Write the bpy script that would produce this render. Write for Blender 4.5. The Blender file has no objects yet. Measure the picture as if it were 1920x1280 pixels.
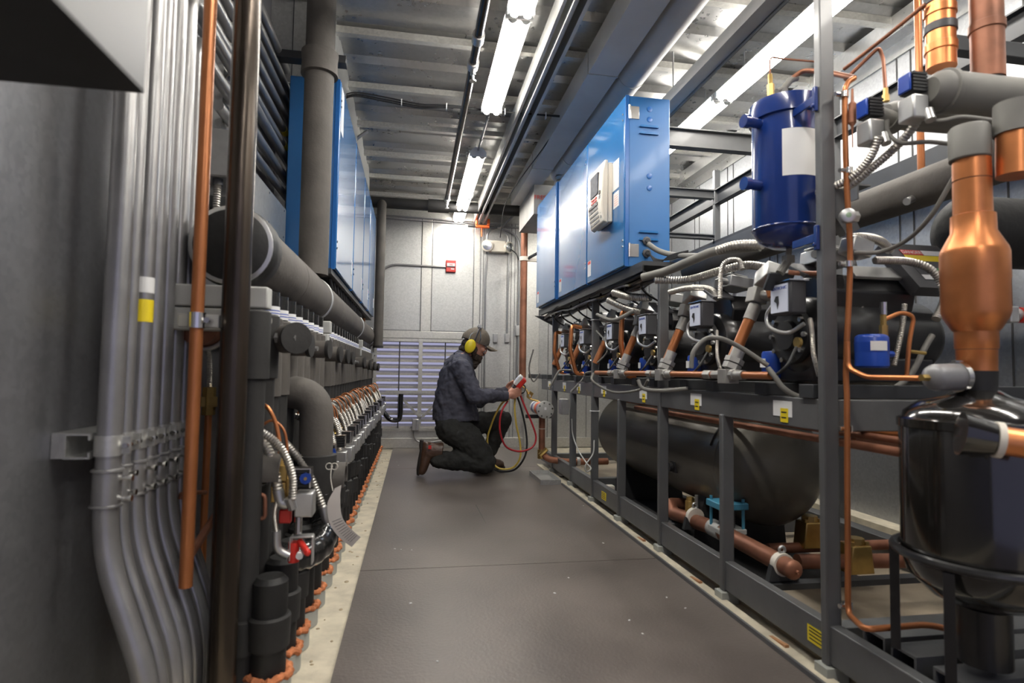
import bpy, math, random
from mathutils import Vector, Matrix, noise
random.seed(7)
S = bpy.context.scene
COL = S.collection
PI = math.pi
# ---------------------------------------------------------------- camera frame
F, CX, CY, H = 1080.0, 960.0, 640.0, 0.8
_d = Vector((776-CX, -(693-CY), -F))
_u = Vector((.0145, 1, 0)); _u.z = (_d.x*_u.x+_d.y*_u.y)/F
CD = _d.normalized(); CU = _u.normalized(); CR = CD.cross(CU)
def at(px, py, X=None, Y=None, Z=None):
    "world point where the ray of a measured photo point meets a plane of the room"
    c = Vector((px-CX, -(py-CY), -F))
    r = Vector((c.dot(CR), c.dot(CD), c.dot(CU)))
    t = X/r.x if X is not None else (Y/r.y if Y is not None else (Z-H)/r.z)
    return Vector((r.x*t, r.y*t, H+r.z*t))
# ---------------------------------------------------------------- materials
def _mat(name):
    m = bpy.data.materials.new(name); m.use_nodes = True
    nt = m.node_tree; return m, nt, nt.nodes['Principled BSDF']
def mat(name, col, rough=.5, metal=0., var=.15, scale=6., bump=0., bscale=40., coat=0., rvar=0., stretch=(1,1,1), spec=.5):
    m, nt, b = _mat(name)
    N, L = nt.nodes, nt.links
    b.inputs['Roughness'].default_value = rough; b.inputs['Metallic'].default_value = metal
    b.inputs['Coat Weight'].default_value = coat; b.inputs['Coat Roughness'].default_value = .08
    b.inputs['Specular IOR Level'].default_value = spec
    tc = N.new('ShaderNodeTexCoord'); mp = N.new('ShaderNodeMapping'); mp.inputs['Scale'].default_value = stretch
    L.new(tc.outputs['Object'], mp.inputs['Vector'])
    n = N.new('ShaderNodeTexNoise'); n.inputs['Scale'].default_value = scale; n.inputs['Detail'].default_value = 6
    L.new(mp.outputs[0], n.inputs['Vector'])
    r = N.new('ShaderNodeValToRGB')
    r.color_ramp.elements[0].position = .3; r.color_ramp.elements[1].position = .7
    r.color_ramp.elements[0].color = tuple(c*(1-var) for c in col)+(1,)
    r.color_ramp.elements[1].color = tuple(min(1, c*(1+var)) for c in col)+(1,)
    L.new(n.outputs['Fac'], r.inputs[0]); L.new(r.outputs[0], b.inputs['Base Color'])
    if rvar:
        q = N.new('ShaderNodeMapRange'); q.inputs['To Min'].default_value = max(0.03, rough-rvar); q.inputs['To Max'].default_value = min(1, rough+rvar)
        L.new(n.outputs['Fac'], q.inputs['Value']); L.new(q.outputs[0], b.inputs['Roughness'])
    if bump:
        n2 = N.new('ShaderNodeTexNoise'); n2.inputs['Scale'].default_value = bscale; n2.inputs['Detail'].default_value = 4
        L.new(mp.outputs[0], n2.inputs['Vector'])
        bp = N.new('ShaderNodeBump'); bp.inputs['Strength'].default_value = bump; bp.inputs['Distance'].default_value = .01
        L.new(n2.outputs['Fac'], bp.inputs['Height']); L.new(bp.outputs[0], b.inputs['Normal'])
    return m
def galv(name, col, rough=.42, spangle=85., metal=.75, var=.13):
    "galvanised sheet: crystal spangle from a voronoi pattern"
    m, nt, b = _mat(name); N, L = nt.nodes, nt.links
    b.inputs['Metallic'].default_value = metal
    tc = N.new('ShaderNodeTexCoord')
    v = N.new('ShaderNodeTexVoronoi'); v.inputs['Scale'].default_value = spangle
    L.new(tc.outputs['Object'], v.inputs['Vector'])
    n = N.new('ShaderNodeTexNoise'); n.inputs['Scale'].default_value = 3; n.inputs['Detail'].default_value = 8
    L.new(tc.outputs['Object'], n.inputs['Vector'])
    mx = N.new('ShaderNodeMix'); mx.data_type = 'FLOAT'; mx.inputs[0].default_value = .6
    sep = N.new('ShaderNodeSeparateColor'); L.new(v.outputs['Color'], sep.inputs[0])
    L.new(sep.outputs[0], mx.inputs[2]); L.new(n.outputs['Fac'], mx.inputs[3])
    r = N.new('ShaderNodeValToRGB')
    r.color_ramp.elements[0].position = .2; r.color_ramp.elements[1].position = .8
    r.color_ramp.elements[0].color = tuple(c*(1-var) for c in col)+(1,)
    r.color_ramp.elements[1].color = tuple(min(1, c*(1+var)) for c in col)+(1,)
    L.new(mx.outputs[0], r.inputs[0]); L.new(r.outputs[0], b.inputs['Base Color'])
    q = N.new('ShaderNodeMapRange'); q.inputs['To Min'].default_value = rough-.08; q.inputs['To Max'].default_value = rough+.1
    L.new(mx.outputs[0], q.inputs['Value']); L.new(q.outputs[0], b.inputs['Roughness'])
    return m
def emit(name, col, s):
    m = bpy.data.materials.new(name); m.use_nodes = True; nt = m.node_tree; nt.nodes.clear()
    e = nt.nodes.new('ShaderNodeEmission'); o = nt.nodes.new('ShaderNodeOutputMaterial')
    e.inputs[0].default_value = col+(1,); e.inputs[1].default_value = s; nt.links.new(e.outputs[0], o.inputs[0]); return m
M = dict(
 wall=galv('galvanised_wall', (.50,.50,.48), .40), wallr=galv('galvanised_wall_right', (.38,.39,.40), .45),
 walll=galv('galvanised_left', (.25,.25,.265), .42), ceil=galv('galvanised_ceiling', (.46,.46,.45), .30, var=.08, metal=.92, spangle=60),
 trim=galv('galvanised_trim', (.55,.54,.50), .40), seam=mat('dark_seam', (.06,.06,.06), .6),
 floor=mat('walkway_floor', (.125,.106,.094), .40, 0, .28, 2.2, .12, 90, rvar=.12),
 cream=mat('cream_floor', (.52,.47,.36), .6, 0, .22, 14, .2, 30), deck=mat('rack_deck', (.30,.25,.185), .55, 0, .35, 4),
 steel=mat('painted_grey_steel', (.098,.100,.102), .38, 0, .12, 8, .04, 60, coat=.15), steel2=mat('dark_frame_steel', (.035,.037,.04), .45, 0, .15, 8),
 cond=mat('conduit_zinc', (.33,.327,.325), .32, .72, .10, 14, .03, 50), strut=galv('strut_zinc', (.52,.52,.50), .34, 60),
 flex=mat('flex_conduit', (.44,.42,.385), .38, .85, .08, 30), zinc=mat('zinc_box', (.50,.50,.49), .35, .8, .1, 20),
 ltgrey=mat('light_grey_block', (.40,.40,.38), .5, .1, .12, 12), chrome=mat('bright_steel', (.75,.74,.72), .2, 1., .08, 20),
 copper=mat('bright_copper', (.66,.25,.095), .34, .85, .22, 9, .03, 30), copperd=mat('dull_copper', (.27,.115,.068), .5, .55, .35, 9),
 copperp=mat('orange_copper_riser', (.40,.145,.052), .32, .5, .15, 6),
 brass=mat('brass', (.55,.38,.13), .33, .9, .15, 20), cast=mat('cast_valve_metal', (.34,.33,.31), .42, .45, .15, 20), foam=mat('insulation_grey', (.088,.079,.070), .78, 0, .22, 7, .15, 60),
 foamd=mat('insulation_black', (.010,.0098,.0095), .6, 0, .3, 8, .2, 40), foamc=mat('insulation_capsule', (.020,.019,.018), .7, 0, .25, 9, .15, 50),
 tape=mat('black_shiny_tape', (.012,.012,.012), .16, 0, .2, 12, .5, 18, coat=.6), blackpipe=mat('black_iron_pipe', (.055,.043,.033), .26, .7, .55, 14, .1, 40, stretch=(1,1,.2)),
 orange=mat('orange_foam', (.50,.17,.065), .8, 0, .3, 40, .6, 60), white=mat('white_label', (.75,.75,.74), .5, 0, .04),
 collar=mat('pale_collar', (.33,.34,.31), .5, 0, .15), blue=mat('cabinet_blue', (.020,.145,.38), .22, 0, .06, 3, coat=.7),
 blued=mat('deep_blue_vessel', (.008,.03,.17), .22, 0, .1, 6, coat=.6), blueb=mat('bright_blue_part', (.012,.055,.34), .3, 0, .1),
 rim=mat('cabinet_blue_edge', (.012,.10,.33), .3, 0, .06), black=mat('black_paint', (.010,.010,.011), .32, 0, .25, 12, coat=.2),
 blackm=mat('black_matt', (.012,.012,.013), .62, 0, .2, 14), acc=mat('black_gloss_vessel', (.009,.008,.007), .16, 0, .2, 5, coat=.8),
 tank=mat('olive_tank', (.10,.092,.075), .36, .25, .3, 3, .04, 40, stretch=(1,.4,1)), red=mat('red_plastic', (.62,.03,.02), .35, 0, .08),
 beige=mat('beige_plastic', (.66,.61,.52), .42, 0, .05), yellow=mat('yellow_plastic', (.80,.62,.02), .4, 0, .06),
 screen=mat('lcd_screen', (.05,.055,.07), .5, 0, .5, 40, spec=.15), blueside=mat('cabinet_blue_side', (.018,.125,.34), .42, 0, .05, 3, coat=.08), dkgrey=mat('dark_grey_plastic', (.05,.05,.055), .45), grey=mat('mid_grey_paint', (.20,.20,.205), .35, 0, .1, coat=.3),
 dirtyp=mat('dusty_grey_pipe', (.16,.155,.14), .6, 0, .15, 8), ink=mat('black_ink', (.015,.015,.015), .5), inkb=mat('blue_ink', (.05,.10,.40), .5),
 railm=mat('rail_steel', (.50,.50,.49), .45, .3, .08, 8), boxm=mat('hanging_box_paint', (.055,.055,.057), .4, 0, .08), ductm=mat('grey_duct', (.50,.49,.48), .5, .1, .08, 5), boxd=mat('duct_sheet', (.52,.51,.50), .5, .15, .08, 4),
 green=mat('green_print', (.02,.30,.10), .5), orangep=mat('orange_paint', (.85,.15,.03), .4), paper=mat('paper_tag', (.60,.56,.52), .7, 0, .05),
 string=mat('white_string', (.7,.66,.58), .7), teal=mat('teal_blue_casting', (.05,.22,.33), .4, 0, .1), wood=mat('wood_shim', (.34,.17,.08), .7, 0, .25),
 skin=mat('skin', (.52,.25,.17), .5, 0, .12, 18, .05, 80), shirt=mat('navy_work_shirt', (.064,.064,.086), .85, 0, .22, 5, .5, 26),
 trouser=mat('black_work_trousers', (.020,.020,.018), .85, 0, .3, 6, .5, 22), boot=mat('brown_leather', (.075,.038,.022), .42, 0, .35, 14, .2, 40),
 sole=mat('boot_sole', (.03,.024,.02), .8), cap=mat('olive_brown_cap', (.165,.135,.10), .85, 0, .2, 12, .3, 60), hair=mat('dark_brown_hair', (.045,.030,.020), .7, 0, .4, 60, .8, 90),
 glass=mat('clear_lens', (.5,.5,.52), .08, 0, .05), lblue=mat('pale_blue_label', (.62,.66,.78), .5, 0, .03),
 tube=emit('fluorescent_tube', (1.,.955,.885), 35.), housing=mat('white_enamel_fixture', (.72,.72,.70), .35, 0, .04), day=emit('daylight_behind_louvre', (.36,.37,.72), .9),
)
# ---------------------------------------------------------------- mesh builder
ROOT = {}
class MB:
    def __init__(s): s.v = []; s.f = []; s.p = []
    def add(s, vs, fs):
        o = len(s.v); s.p.append((len(s.v), len(s.f), len(vs), len(fs))); s.v += [Vector(v) for v in vs]; s.f += [tuple(i+o for i in f) for f in fs]; return s
    def box(s, x0, x1, y0, y1, z0, z1):
        return s.add([(x0,y0,z0),(x1,y0,z0),(x1,y1,z0),(x0,y1,z0),(x0,y0,z1),(x1,y0,z1),(x1,y1,z1),(x0,y1,z1)],
              [(0,3,2,1),(4,5,6,7),(0,1,5,4),(1,2,6,5),(2,3,7,6),(3,0,4,7)])
    def ob(s, c, size, R=None):
        c = Vector(c); R = R or Matrix.Identity(3); h = [a/2 for a in size]
        vs = [c+R@Vector((sx*h[0],sy*h[1],sz*h[2])) for sz in (-1,1) for sx,sy in ((-1,-1),(1,-1),(1,1),(-1,1))]
        return s.add(vs, [(0,3,2,1),(4,5,6,7),(0,1,5,4),(1,2,6,5),(2,3,7,6),(3,0,4,7)])
    def loft(s, rings, n=20, cap=True, closed=False):
        "rings of (centre, a vector, b vector)"
        vs = []
        for c, a, b in rings:
            c = Vector(c); a = Vector(a); b = Vector(b)
            vs += [c+a*math.cos(2*PI*i/n)+b*math.sin(2*PI*i/n) for i in range(n)]
        fs = []; m = len(rings)
        for k in range(m if closed else m-1):
            k2 = (k+1) % m
            fs += [(k*n+i, k*n+(i+1)%n, k2*n+(i+1)%n, k2*n+i) for i in range(n)]
        if cap and not closed: fs += [tuple(range(n))[::-1], tuple((m-1)*n+i for i in range(n))]
        return s.add(vs, fs)
    def tube(s, pts, r, n=12, cap=True):
        pts = [Vector(p) for p in pts]; m = len(pts); rings = []
        t0 = (pts[1]-pts[0]).normalized()
        up = Vector((0,0,1)) if abs(t0.z) < .9 else Vector((1,0,0))
        a = t0.cross(up).normalized(); rr = r if callable(r) else (lambda k: r if not isinstance(r, (list,tuple)) else r[k])
        for k in range(m):
            t = (pts[min(k+1,m-1)]-pts[max(k-1,0)]).normalized()
            a = (a-t*a.dot(t)).normalized(); b = t.cross(a); q = rr(k)
            rings.append((pts[k], a*q, b*q))
        return s.loft(rings, n, cap)
    def cyl(s, p0, p1, r, r2=None, n=20):
        return s.tube([p0, p1], [r, r if r2 is None else r2], n)
    def lathe(s, prof, o, ax=(0,0,1), n=28):
        "profile of (radius, height) along axis"
        o = Vector(o); ax = Vector(ax).normalized(); up = Vector((0,0,1)) if abs(ax.z) < .9 else Vector((1,0,0))
        a = ax.cross(up).normalized(); b = ax.cross(a)
        return s.loft([(o+ax*h, a*max(r,1e-4), b*max(r,1e-4)) for r, h in prof], n)
    def ell(s, c, rad, n=16, R=None):
        c = Vector(c); R = R or Matrix.Identity(3); rings = []
        for k in range(n//2+1):
            th = PI*k/(n//2); q = max(math.sin(th), .001)
            rings.append((c+R@Vector((0,0,-rad[2]*math.cos(th))), R@Vector((rad[0]*q,0,0)), R@Vector((0,rad[1]*q,0))))
        return s.loft(rings, n)
    def torus(s, c, ax, R_, r, n=28, m=10, a0=0, a1=2*PI):
        c = Vector(c); ax = Vector(ax).normalized(); up = Vector((0,0,1)) if abs(ax.z) < .9 else Vector((1,0,0))
        a = ax.cross(up).normalized(); b = ax.cross(a); full = abs(a1-a0) > 6.28
        rings = []
        for k in range(n if full else n+1):
            t = a0+(a1-a0)*k/n; d = a*math.cos(t)+b*math.sin(t); rings.append((c+d*R_, d*r, ax*r))
        return s.loft(rings, m, closed=full)
    def prism(s, poly, o, u, v, w):
        "polygon in u,v extruded by vector w"
        o = Vector(o); u = Vector(u); v = Vector(v); w = Vector(w); n = len(poly)
        vs = [o+u*p[0]+v*p[1] for p in poly]; vs += [q+w for q in vs]
        return s.add(vs, [tuple(range(n))[::-1], tuple(range(n,2*n))]+[(i,(i+1)%n,n+(i+1)%n,n+i) for i in range(n)])
    def build(s, name, m, parent=None, smooth=True, bevel=0, ang=35):
        me = bpy.data.meshes.new(name)
        if parent is not None: L = ROOT[parent.name]
        else:
            xs = [v.x for v in s.v]; ys = [v.y for v in s.v]; zs = [v.z for v in s.v]
            L = Vector(((min(xs)+max(xs))/2, (min(ys)+max(ys))/2, min(zs)))
        me.from_pydata([tuple(v-L) for v in s.v], [], s.f); me.update()
        import bmesh
        bm = bmesh.new(); bm.from_mesh(me); bmesh.ops.recalc_face_normals(bm, faces=bm.faces); bm.to_mesh(me); bm.free()
        me.materials.append(M[m] if isinstance(m, str) else m)
        if smooth:
            me.shade_smooth(); me.set_sharp_from_angle(angle=math.radians(ang))
        o = bpy.data.objects.new(name, me); COL.objects.link(o)
        if parent is not None: o.parent = parent
        else: o.location = L
        ROOT[o.name] = L
        if bevel:
            b = o.modifiers.new('Bevel', 'BEVEL'); b.width = bevel; b.segments = 2; b.limit_method = 'ANGLE'; b.harden_normals = False
        return o
def each(mb, name, m, parent, **k):
    "one part object per piece"
    out = []
    for vo, fo, nv, nf in mb.p:
        q = MB(); q.add(mb.v[vo:vo+nv], [tuple(i-vo for i in f) for f in mb.f[fo:fo+nf]]); out.append(q.build(name, m, parent, **k))
    return out
def tag(o, label, cat, group=None):
    o['label'] = label; o['category'] = cat
    if group: o['group'] = group
    return o
def thing(name, label, cat, loc, group=None):
    o = bpy.data.objects.new(name, None); COL.objects.link(o); o.location = loc; o.empty_display_size = .05
    ROOT[o.name] = Vector(loc); return tag(o, label, cat, group)
def struct(mb, name, m, parent=None, **k):
    o = mb.build(name, m, parent, **k)
    if parent is None: o['kind'] = 'structure'
    return o
KIDS = {}
def dup(root, d, label=None, group=None, rz=0):
    "copy of a thing with copies of its parts and sub-parts"
    def rec(o, par):
        c = o.copy(); COL.objects.link(c)
        if par is not None: c.parent = par
        for ch in o.children: rec(ch, c)
        return c
    r = rec(root, None); r.location = root.location+Vector(d); r.rotation_euler.z += rz
    ROOT[r.name] = Vector(r.location)
    if label: r['label'] = label
    if group: r['group'] = group
    return r
def fillet(pts, rad, n=8):
    "round the corners of a pipe route"
    pts = [Vector(p) for p in pts]; out = [pts[0]]
    for i in range(1, len(pts)-1):
        a, b, c = pts[i-1], pts[i], pts[i+1]; u = (a-b); w = (c-b)
        r = min(rad, u.length*.49, w.length*.49); p = b+u.normalized()*r; q = b+w.normalized()*r
        for k in range(n+1):
            t = k/n; out.append(p*(1-t)**2+b*2*t*(1-t)+q*t*t)
    out.append(pts[-1]); return out
def spline(pts, n=10):
    "smooth curve through points"
    P = [Vector(p) for p in pts]; P = [P[0]*2-P[1]]+P+[P[-1]*2-P[-2]]; out = []
    for i in range(1, len(P)-2):
        for k in range(n):
            t = k/n; a, b, c, d = P[i-1], P[i], P[i+1], P[i+2]
            out.append(.5*((2*b)+(c-a)*t+(2*a-5*b+4*c-d)*t*t+(3*b-a-3*c+d)*t**3))
    out.append(P[-2]); return out
def resample(pts, step):
    L = [0]
    for a, b in zip(pts, pts[1:]): L.append(L[-1]+(b-a).length)
    n = max(2, int(L[-1]/step)); out = []; j = 0
    for k in range(n+1):
        t = L[-1]*k/n
        while j < len(L)-2 and L[j+1] < t: j += 1
        q = (t-L[j])/max(1e-9, L[j+1]-L[j]); out.append(pts[j].lerp(pts[j+1], min(1, q)))
    return out
def flexmb(mb, pts, r, pitch=None, n=12):
    "corrugated flexible conduit along a path"
    pitch = r*.66; p = resample(pts, pitch/4)
    return mb.tube(p, lambda k: r*(.84 if k % 4 == 0 else (1.02 if k % 4 == 2 else .95)), n)
def text(body, size, o, u, v, m, name, parent, depth=.0008, align='CENTER'):
    "lettering lying in the plane u,v, as mesh"
    cu = bpy.data.curves.new('t', 'FONT'); cu.body = body; cu.size = size; cu.extrude = depth/2; cu.align_x = align; cu.align_y = 'CENTER'
    t = bpy.data.objects.new('t', cu); COL.objects.link(t)
    bpy.context.view_layer.update()
    me = bpy.data.meshes.new_from_object(t.evaluated_get(bpy.context.evaluated_depsgraph_get()))
    bpy.data.objects.remove(t)
    u = Vector(u).normalized(); v = Vector(v).normalized(); w = u.cross(v)
    L = ROOT[parent.name]; R = Matrix((u, v, w)).transposed()
    for q in me.vertices: q.co = R@q.co+Vector(o)-L
    me.materials.clear(); me.materials.append(M[m]); ob = bpy.data.objects.new(name, me); COL.objects.link(ob); ob.parent = parent
    ROOT[ob.name] = L
    return ob
ORD = ['nearest','second','third','fourth','fifth','sixth','seventh','eighth','ninth','tenth','eleventh','twelfth','thirteenth','fourteenth','fifteenth','sixteenth','seventeenth','eighteenth','nineteenth','twentieth',
 'twenty-first','twenty-second','twenty-third','twenty-fourth','twenty-fifth','twenty-sixth','twenty-seventh','twenty-eighth','twenty-ninth','thirtieth','thirty-first','thirty-second','thirty-third','thirty-fourth','thirty-fifth','thirty-sixth','thirty-seventh','thirty-eighth','thirty-ninth','fortieth']
X_, Y_, Z_ = Vector((1,0,0)), Vector((0,1,0)), Vector((0,0,1))
# ================================================================ ROOM
XL, XR, YB, ZC = -.70, 2.32, 6.10, 2.56
YN = -1.6
struct(MB().box(XL-.1, XR+.1, YN, YB+.1, -.10, -.012), 'floor', 'cream')
# dark walkway sheet over the cream subfloor, butted in plates
wk = MB()
for a, b in ((YN, 2.395), (2.4, 4.795), (4.8, 6.04)): wk.box(-.192, 1.06, a, b, -.0119, 0)
wk.box(1.06, 1.30, 4.35, 6.04, -.0119, 0)
WK = struct(wk, 'trim_1', 'floor', smooth=False)
a_, b_ = at(892, 946, Z=0), at(911, 981, Z=0); d_ = (b_-a_).normalized(); n_ = Vector((-d_.y, d_.x, 0))*.0022
MB().add([a_-n_, b_-n_*.3, b_+n_*.3, a_+n_, a_-n_+Z_*.0006, b_-n_*.3+Z_*.0006, b_+n_*.3+Z_*.0006, a_+n_+Z_*.0006], [(0,1,2,3),(4,5,6,7),(0,1,5,4),(1,2,6,5),(2,3,7,6),(3,0,4,7)]).build('split', 'seam', WK, smooth=False)
fl = MB(); rf = random.Random(9)
for px, py in ((740,1029),(752,1030),(772,1031),(1131,1018),(770,1131),(744,866),(747,872),(1040,1112),(1066,1083),(1250,1120),(1180,1163),(1285,1140),(820,1240),(1130,925),(1094,948),(1205,1188)):
    c_ = at(px, py, Z=.001); q = rf.uniform(.003,.007); fl.ob(c_+Vector((0,0,.001)), (q, q*1.6, .002), Matrix.Rotation(rf.uniform(0,3), 3, 'Z'))
o_ = fl.build('floor_flakes', 'white', smooth=False); o_['kind'] = 'stuff'; tag(o_, 'small white flakes scattered on the dark walkway floor', 'debris')
# ceiling deck with ribs crossing the room
c = MB().box(XL-.1, XR+.1, YN, YB+.1, ZC, ZC+.05)
y = YN+.2
while y < YB:
    c.prism([(0,0),(.035,-.028),(.13,-.028),(.165,0)], (XL, y, ZC), Y_, Z_, X_*(XR-XL)); y += .31
struct(c, 'ceiling', 'ceil', smooth=False)
# purlins: folded galvanised channels under the deck
pl = [.55, 1.15, 1.75, 2.35, 2.93, 3.5, 4.05, 4.6, 5.15, 5.68]
for i, y in enumerate(pl):
    m = MB().box(XL, XR, y, y+.004, ZC-.062, ZC-.03).box(XL, XR, y, y+.038, ZC-.066, ZC-.062).box(XL, XR, y+.036, y+.040, ZC-.062, ZC-.052)
    struct(m, 'trim_%d' % (i+2), 'trim', smooth=False)
def panelled(name, mk, o, u, w, L, Z0, Z1, seams, mat_='wall', strips=()):
    "sheet wall with standing seams; o origin, u along, w towards the room"
    m = MB(); o = Vector(o); u = Vector(u); w = Vector(w)
    m.prism([(0,Z0),(L,Z0),(L,Z1),(0,Z1)], o-w*.06, u, Z_, w*.06)
    ob = struct(m, name, mat_, smooth=False)
    s = MB(); t = MB()
    for a in seams: s.prism([(a-.003,Z0),(a+.003,Z0),(a+.003,Z1),(a-.003,Z1)], o, u, Z_, w*.0035)
    for a, b in strips: t.prism([(a,Z0),(b,Z0),(b,Z1),(a,Z1)], o, u, Z_, w*.012)
    if s.v: s.build('seam', 'seam', ob, smooth=False)
    if t.v: t.build('cover_strip', 'trim' if mat_ == 'wall' else mat_, ob, smooth=False)
    return ob
# back wall around the louvre opening
wb = MB(); lx0, lx1, lz0, lz1 = -.42, .62, .17, 1.12
wb.box(XL, XR, YB-.05, YB+.06, lz1, ZC); wb.box(XL, XR, YB-.05, YB+.06, -.012, lz0); wb.box(XL, lx0, YB-.05, YB+.06, lz0, lz1); wb.box(lx1, XR, YB-.05, YB+.06, lz0, lz1)
WB = struct(wb, 'wall_back', 'wall', smooth=False)
sm = MB(); cs = MB()
for x in (.052, .165, .60, .675, .705, 1.006, 1.045, 1.42, 1.85): sm.box(x-.0025, x+.0025, YB-.0535, YB-.05, 1.20 if x < .59 else .1, 2.38)
for x0, x1 in ((.056, .161), (.605, .665)): cs.box(x0, x1, YB-.058, YB-.05, 1.20 if x0 < .5 else .1, 2.38)
cs.box(XL, .70, YB-.062, YB-.05, 1.125, 1.20); cs.box(XL, XR, YB-.07, YB-.05, .0, .10); cs.box(XL, XR, YB-.07, YB-.05, 2.38, 2.47)
cs.box(1.15, 1.30, YB-.14, YB-.05, .0, 2.5)
sm.box(XL, .60, YB-.0535, YB-.05, 1.205, 1.21); sm.box(.71, 1.0, YB-.0535, YB-.05, .62, .624)
sm.build('seam', 'seam', WB, smooth=False); cs.build('cover_strip', 'trim', WB, smooth=False, bevel=.003)
# louvre window with blades; daylight beyond
wf = MB().box(lx0, lx0+.04, YB-.06, YB+.02, lz0, lz1).box(lx1-.04, lx1, YB-.06, YB+.02, lz0, lz1).box(lx0, lx1, YB-.06, YB+.02, lz1-.03, lz1).box(lx0, lx1, YB-.06, YB+.02, lz0, lz0+.03)
wf.box(.045, .085, YB-.075, YB-.04, lz0, lz1)
W1 = struct(wf, 'window_1', 'trim', smooth=False)
bl = MB(); nb = 14
for i in range(nb):
    z = lz0+.045+i*(lz1-lz0-.06)/(nb-1)
    bl.prism([(-.03,-.020),(.0,-.020),(.0,-.008),(.035,.020),(.035,.026),(-.012,.004),(-.03,.004)], (lx0+.02, YB+.0, z), Y_, Z_, X_*(lx1-lx0-.04))
bl.build('louvre_blade', galv('louvre_zinc', (.46,.44,.41), .45, metal=.4), W1, smooth=False)
lb = MB()
for x in (-.15, .32): lb.cyl((x, YB-.035, lz0+.02), (x, YB-.035, lz1-.02), .006, n=8)
lb.build('linkage_rod', 'seam', W1)
bs = MB()
bs.box(-.28, .35, YB-.10, YB-.08, .555, .585)
for x0, x1 in ((-.18, .055), (.31, .075)):
    bs.prism([(0,0),(.035,0),(.035+(x1-x0),-.24),(x1-x0,-.24)], (x0, YB-.10, .555), X_, Z_, Y_*.02)
tag(bs.build('louvre_bracket', 'trim', smooth=False), 'pale Y-shaped metal brace across the louvre window', 'bracket')
# left and right walls
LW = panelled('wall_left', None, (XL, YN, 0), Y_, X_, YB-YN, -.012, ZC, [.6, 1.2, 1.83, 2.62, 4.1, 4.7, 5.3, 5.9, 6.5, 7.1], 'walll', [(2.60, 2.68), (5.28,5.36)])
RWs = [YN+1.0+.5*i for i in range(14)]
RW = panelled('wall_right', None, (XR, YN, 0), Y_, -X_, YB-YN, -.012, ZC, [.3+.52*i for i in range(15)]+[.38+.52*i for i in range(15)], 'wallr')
struct(MB().box(XR-.10, XR, YN, YB-.05, -.012, .09), 'baseboard_right', 'cream', smooth=False)
t = MB(); t.box(XR-.09, XR-.002, YN, YB-.06, ZC-.12, ZC-.028); t.box(XR-.012, XR-.002, YN, YB-.06, ZC-.19, ZC-.12)
struct(t, 'trim_30', 'ceil', smooth=False)
# unseen opening behind the camera, added wide so daylight fills the shadows
wn = struct(MB().box(XL-.1, XL+.10, YN-.06, YN, -.012, ZC).box(XR-.25, XR+.1, YN-.06, YN, -.012, ZC).box(XL+.10, XR-.25, YN-.06, YN, 2.35, ZC), 'wall_front', 'wall', smooth=False)
struct(MB().box(1.061, 1.107, .2, 4.9, -.0118, .006), 'trim_40', 'cream', smooth=False)
b = MB().box(XL+.001, -.43, 2.78, 2.79, 2.14, ZC-.0); b.box(-.432, -.428, 2.79, 5.2, 2.30, ZC)
WL = struct(b, 'trim_41', 'wall', smooth=False)
s_ = MB().box(-.600, -.596, 2.777, 2.78, 2.14, ZC).box(-.505, -.501, 2.777, 2.78, 2.14, ZC); s_.build('seam', 'seam', WL, smooth=False)
# small step tray on the floor by the rack end and wood shims under the rack rail
t = MB(); a = at(985, 885, Z=0); b = at(1055, 918, Z=0)
t.box(.90, 1.05, 4.02, 4.42, .0, .006).box(.90, .906, 4.02, 4.42, .006, .035).box(1.044, 1.05, 4.02, 4.42, .006, .035).box(.906, 1.044, 4.02, 4.026, .006, .035).box(.906, 1.044, 4.414, 4.42, .006, .035)
tag(t.build('drip_tray', 'strut', smooth=False), 'shallow grey metal tray lying on floor at the rack corner', 'tray')
# ================================================================ LIGHTS AND CEILING SERVICES
w = bpy.data.worlds.new('outside'); S.world = w; w.use_nodes = True
bg = w.node_tree.nodes['Background']; bg.inputs[0].default_value = (.42, .42, .62, 1); bg.inputs[1].default_value = .56
def fixture(x, y0, y1, z, label, group, tilt=0):
    t = thing('fluorescent_light', label, 'ceiling light', (x, (y0+y1)/2, z), group)
    h = MB(); h.prism([(-.062,.012),(-.030,.050),(.030,.050),(.062,.012)], (x, y0+.004, z), X_, Z_, Y_*(y1-y0-.008))
    for yy in (y0+.012, y1-.012): h.box(x-.062, x+.062, yy-.010, yy+.010, z-.018, z+.014)
    h.build('housing', 'housing', t, smooth=False)
    s = MB()
    for dx in (-.030, .030):
        for yy, d in ((y0+.012, -1), (y1-.012, 1)): s.cyl((x+dx, yy, z-.014), (x+dx, yy+.004*d+.0, z-.014), .021, n=14)
    each(s, 'lamp_holder', 'zinc', t)
    for dx in (-.030, .030): MB().cyl((x+dx, y0+.026, z-.014), (x+dx, y1-.026, z-.014), .0195, n=16).build('tube', 'tube', t)
    r = MB()
    for yy in (y0+.2, y1-.2): r.cyl((x, yy, z+.05), (x, yy, ZC-.02), .004, n=6)
    each(r, 'hanger_rod', 'zinc', t)
    return t
G1 = 'strip lights over the walkway'; G2 = 'strip lights over the right-hand rack'
LZ = 2.39
for y0, y1, l in ((.30,1.34,'white twin-tube strip light above the camera end of walkway'),(1.40,2.44,'twin-tube strip light cut by the top edge of picture'),
                  (2.46,3.42,'bright twin-tube strip light, nearest whole one over the walkway'),(4.14,5.16,'third twin-tube strip light, hung past the conduit gap'),(5.17,6.02,'farthest twin-tube strip light ending above the fire alarm')):
    fixture(.43, y0, y1, LZ, l, G1)
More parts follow.
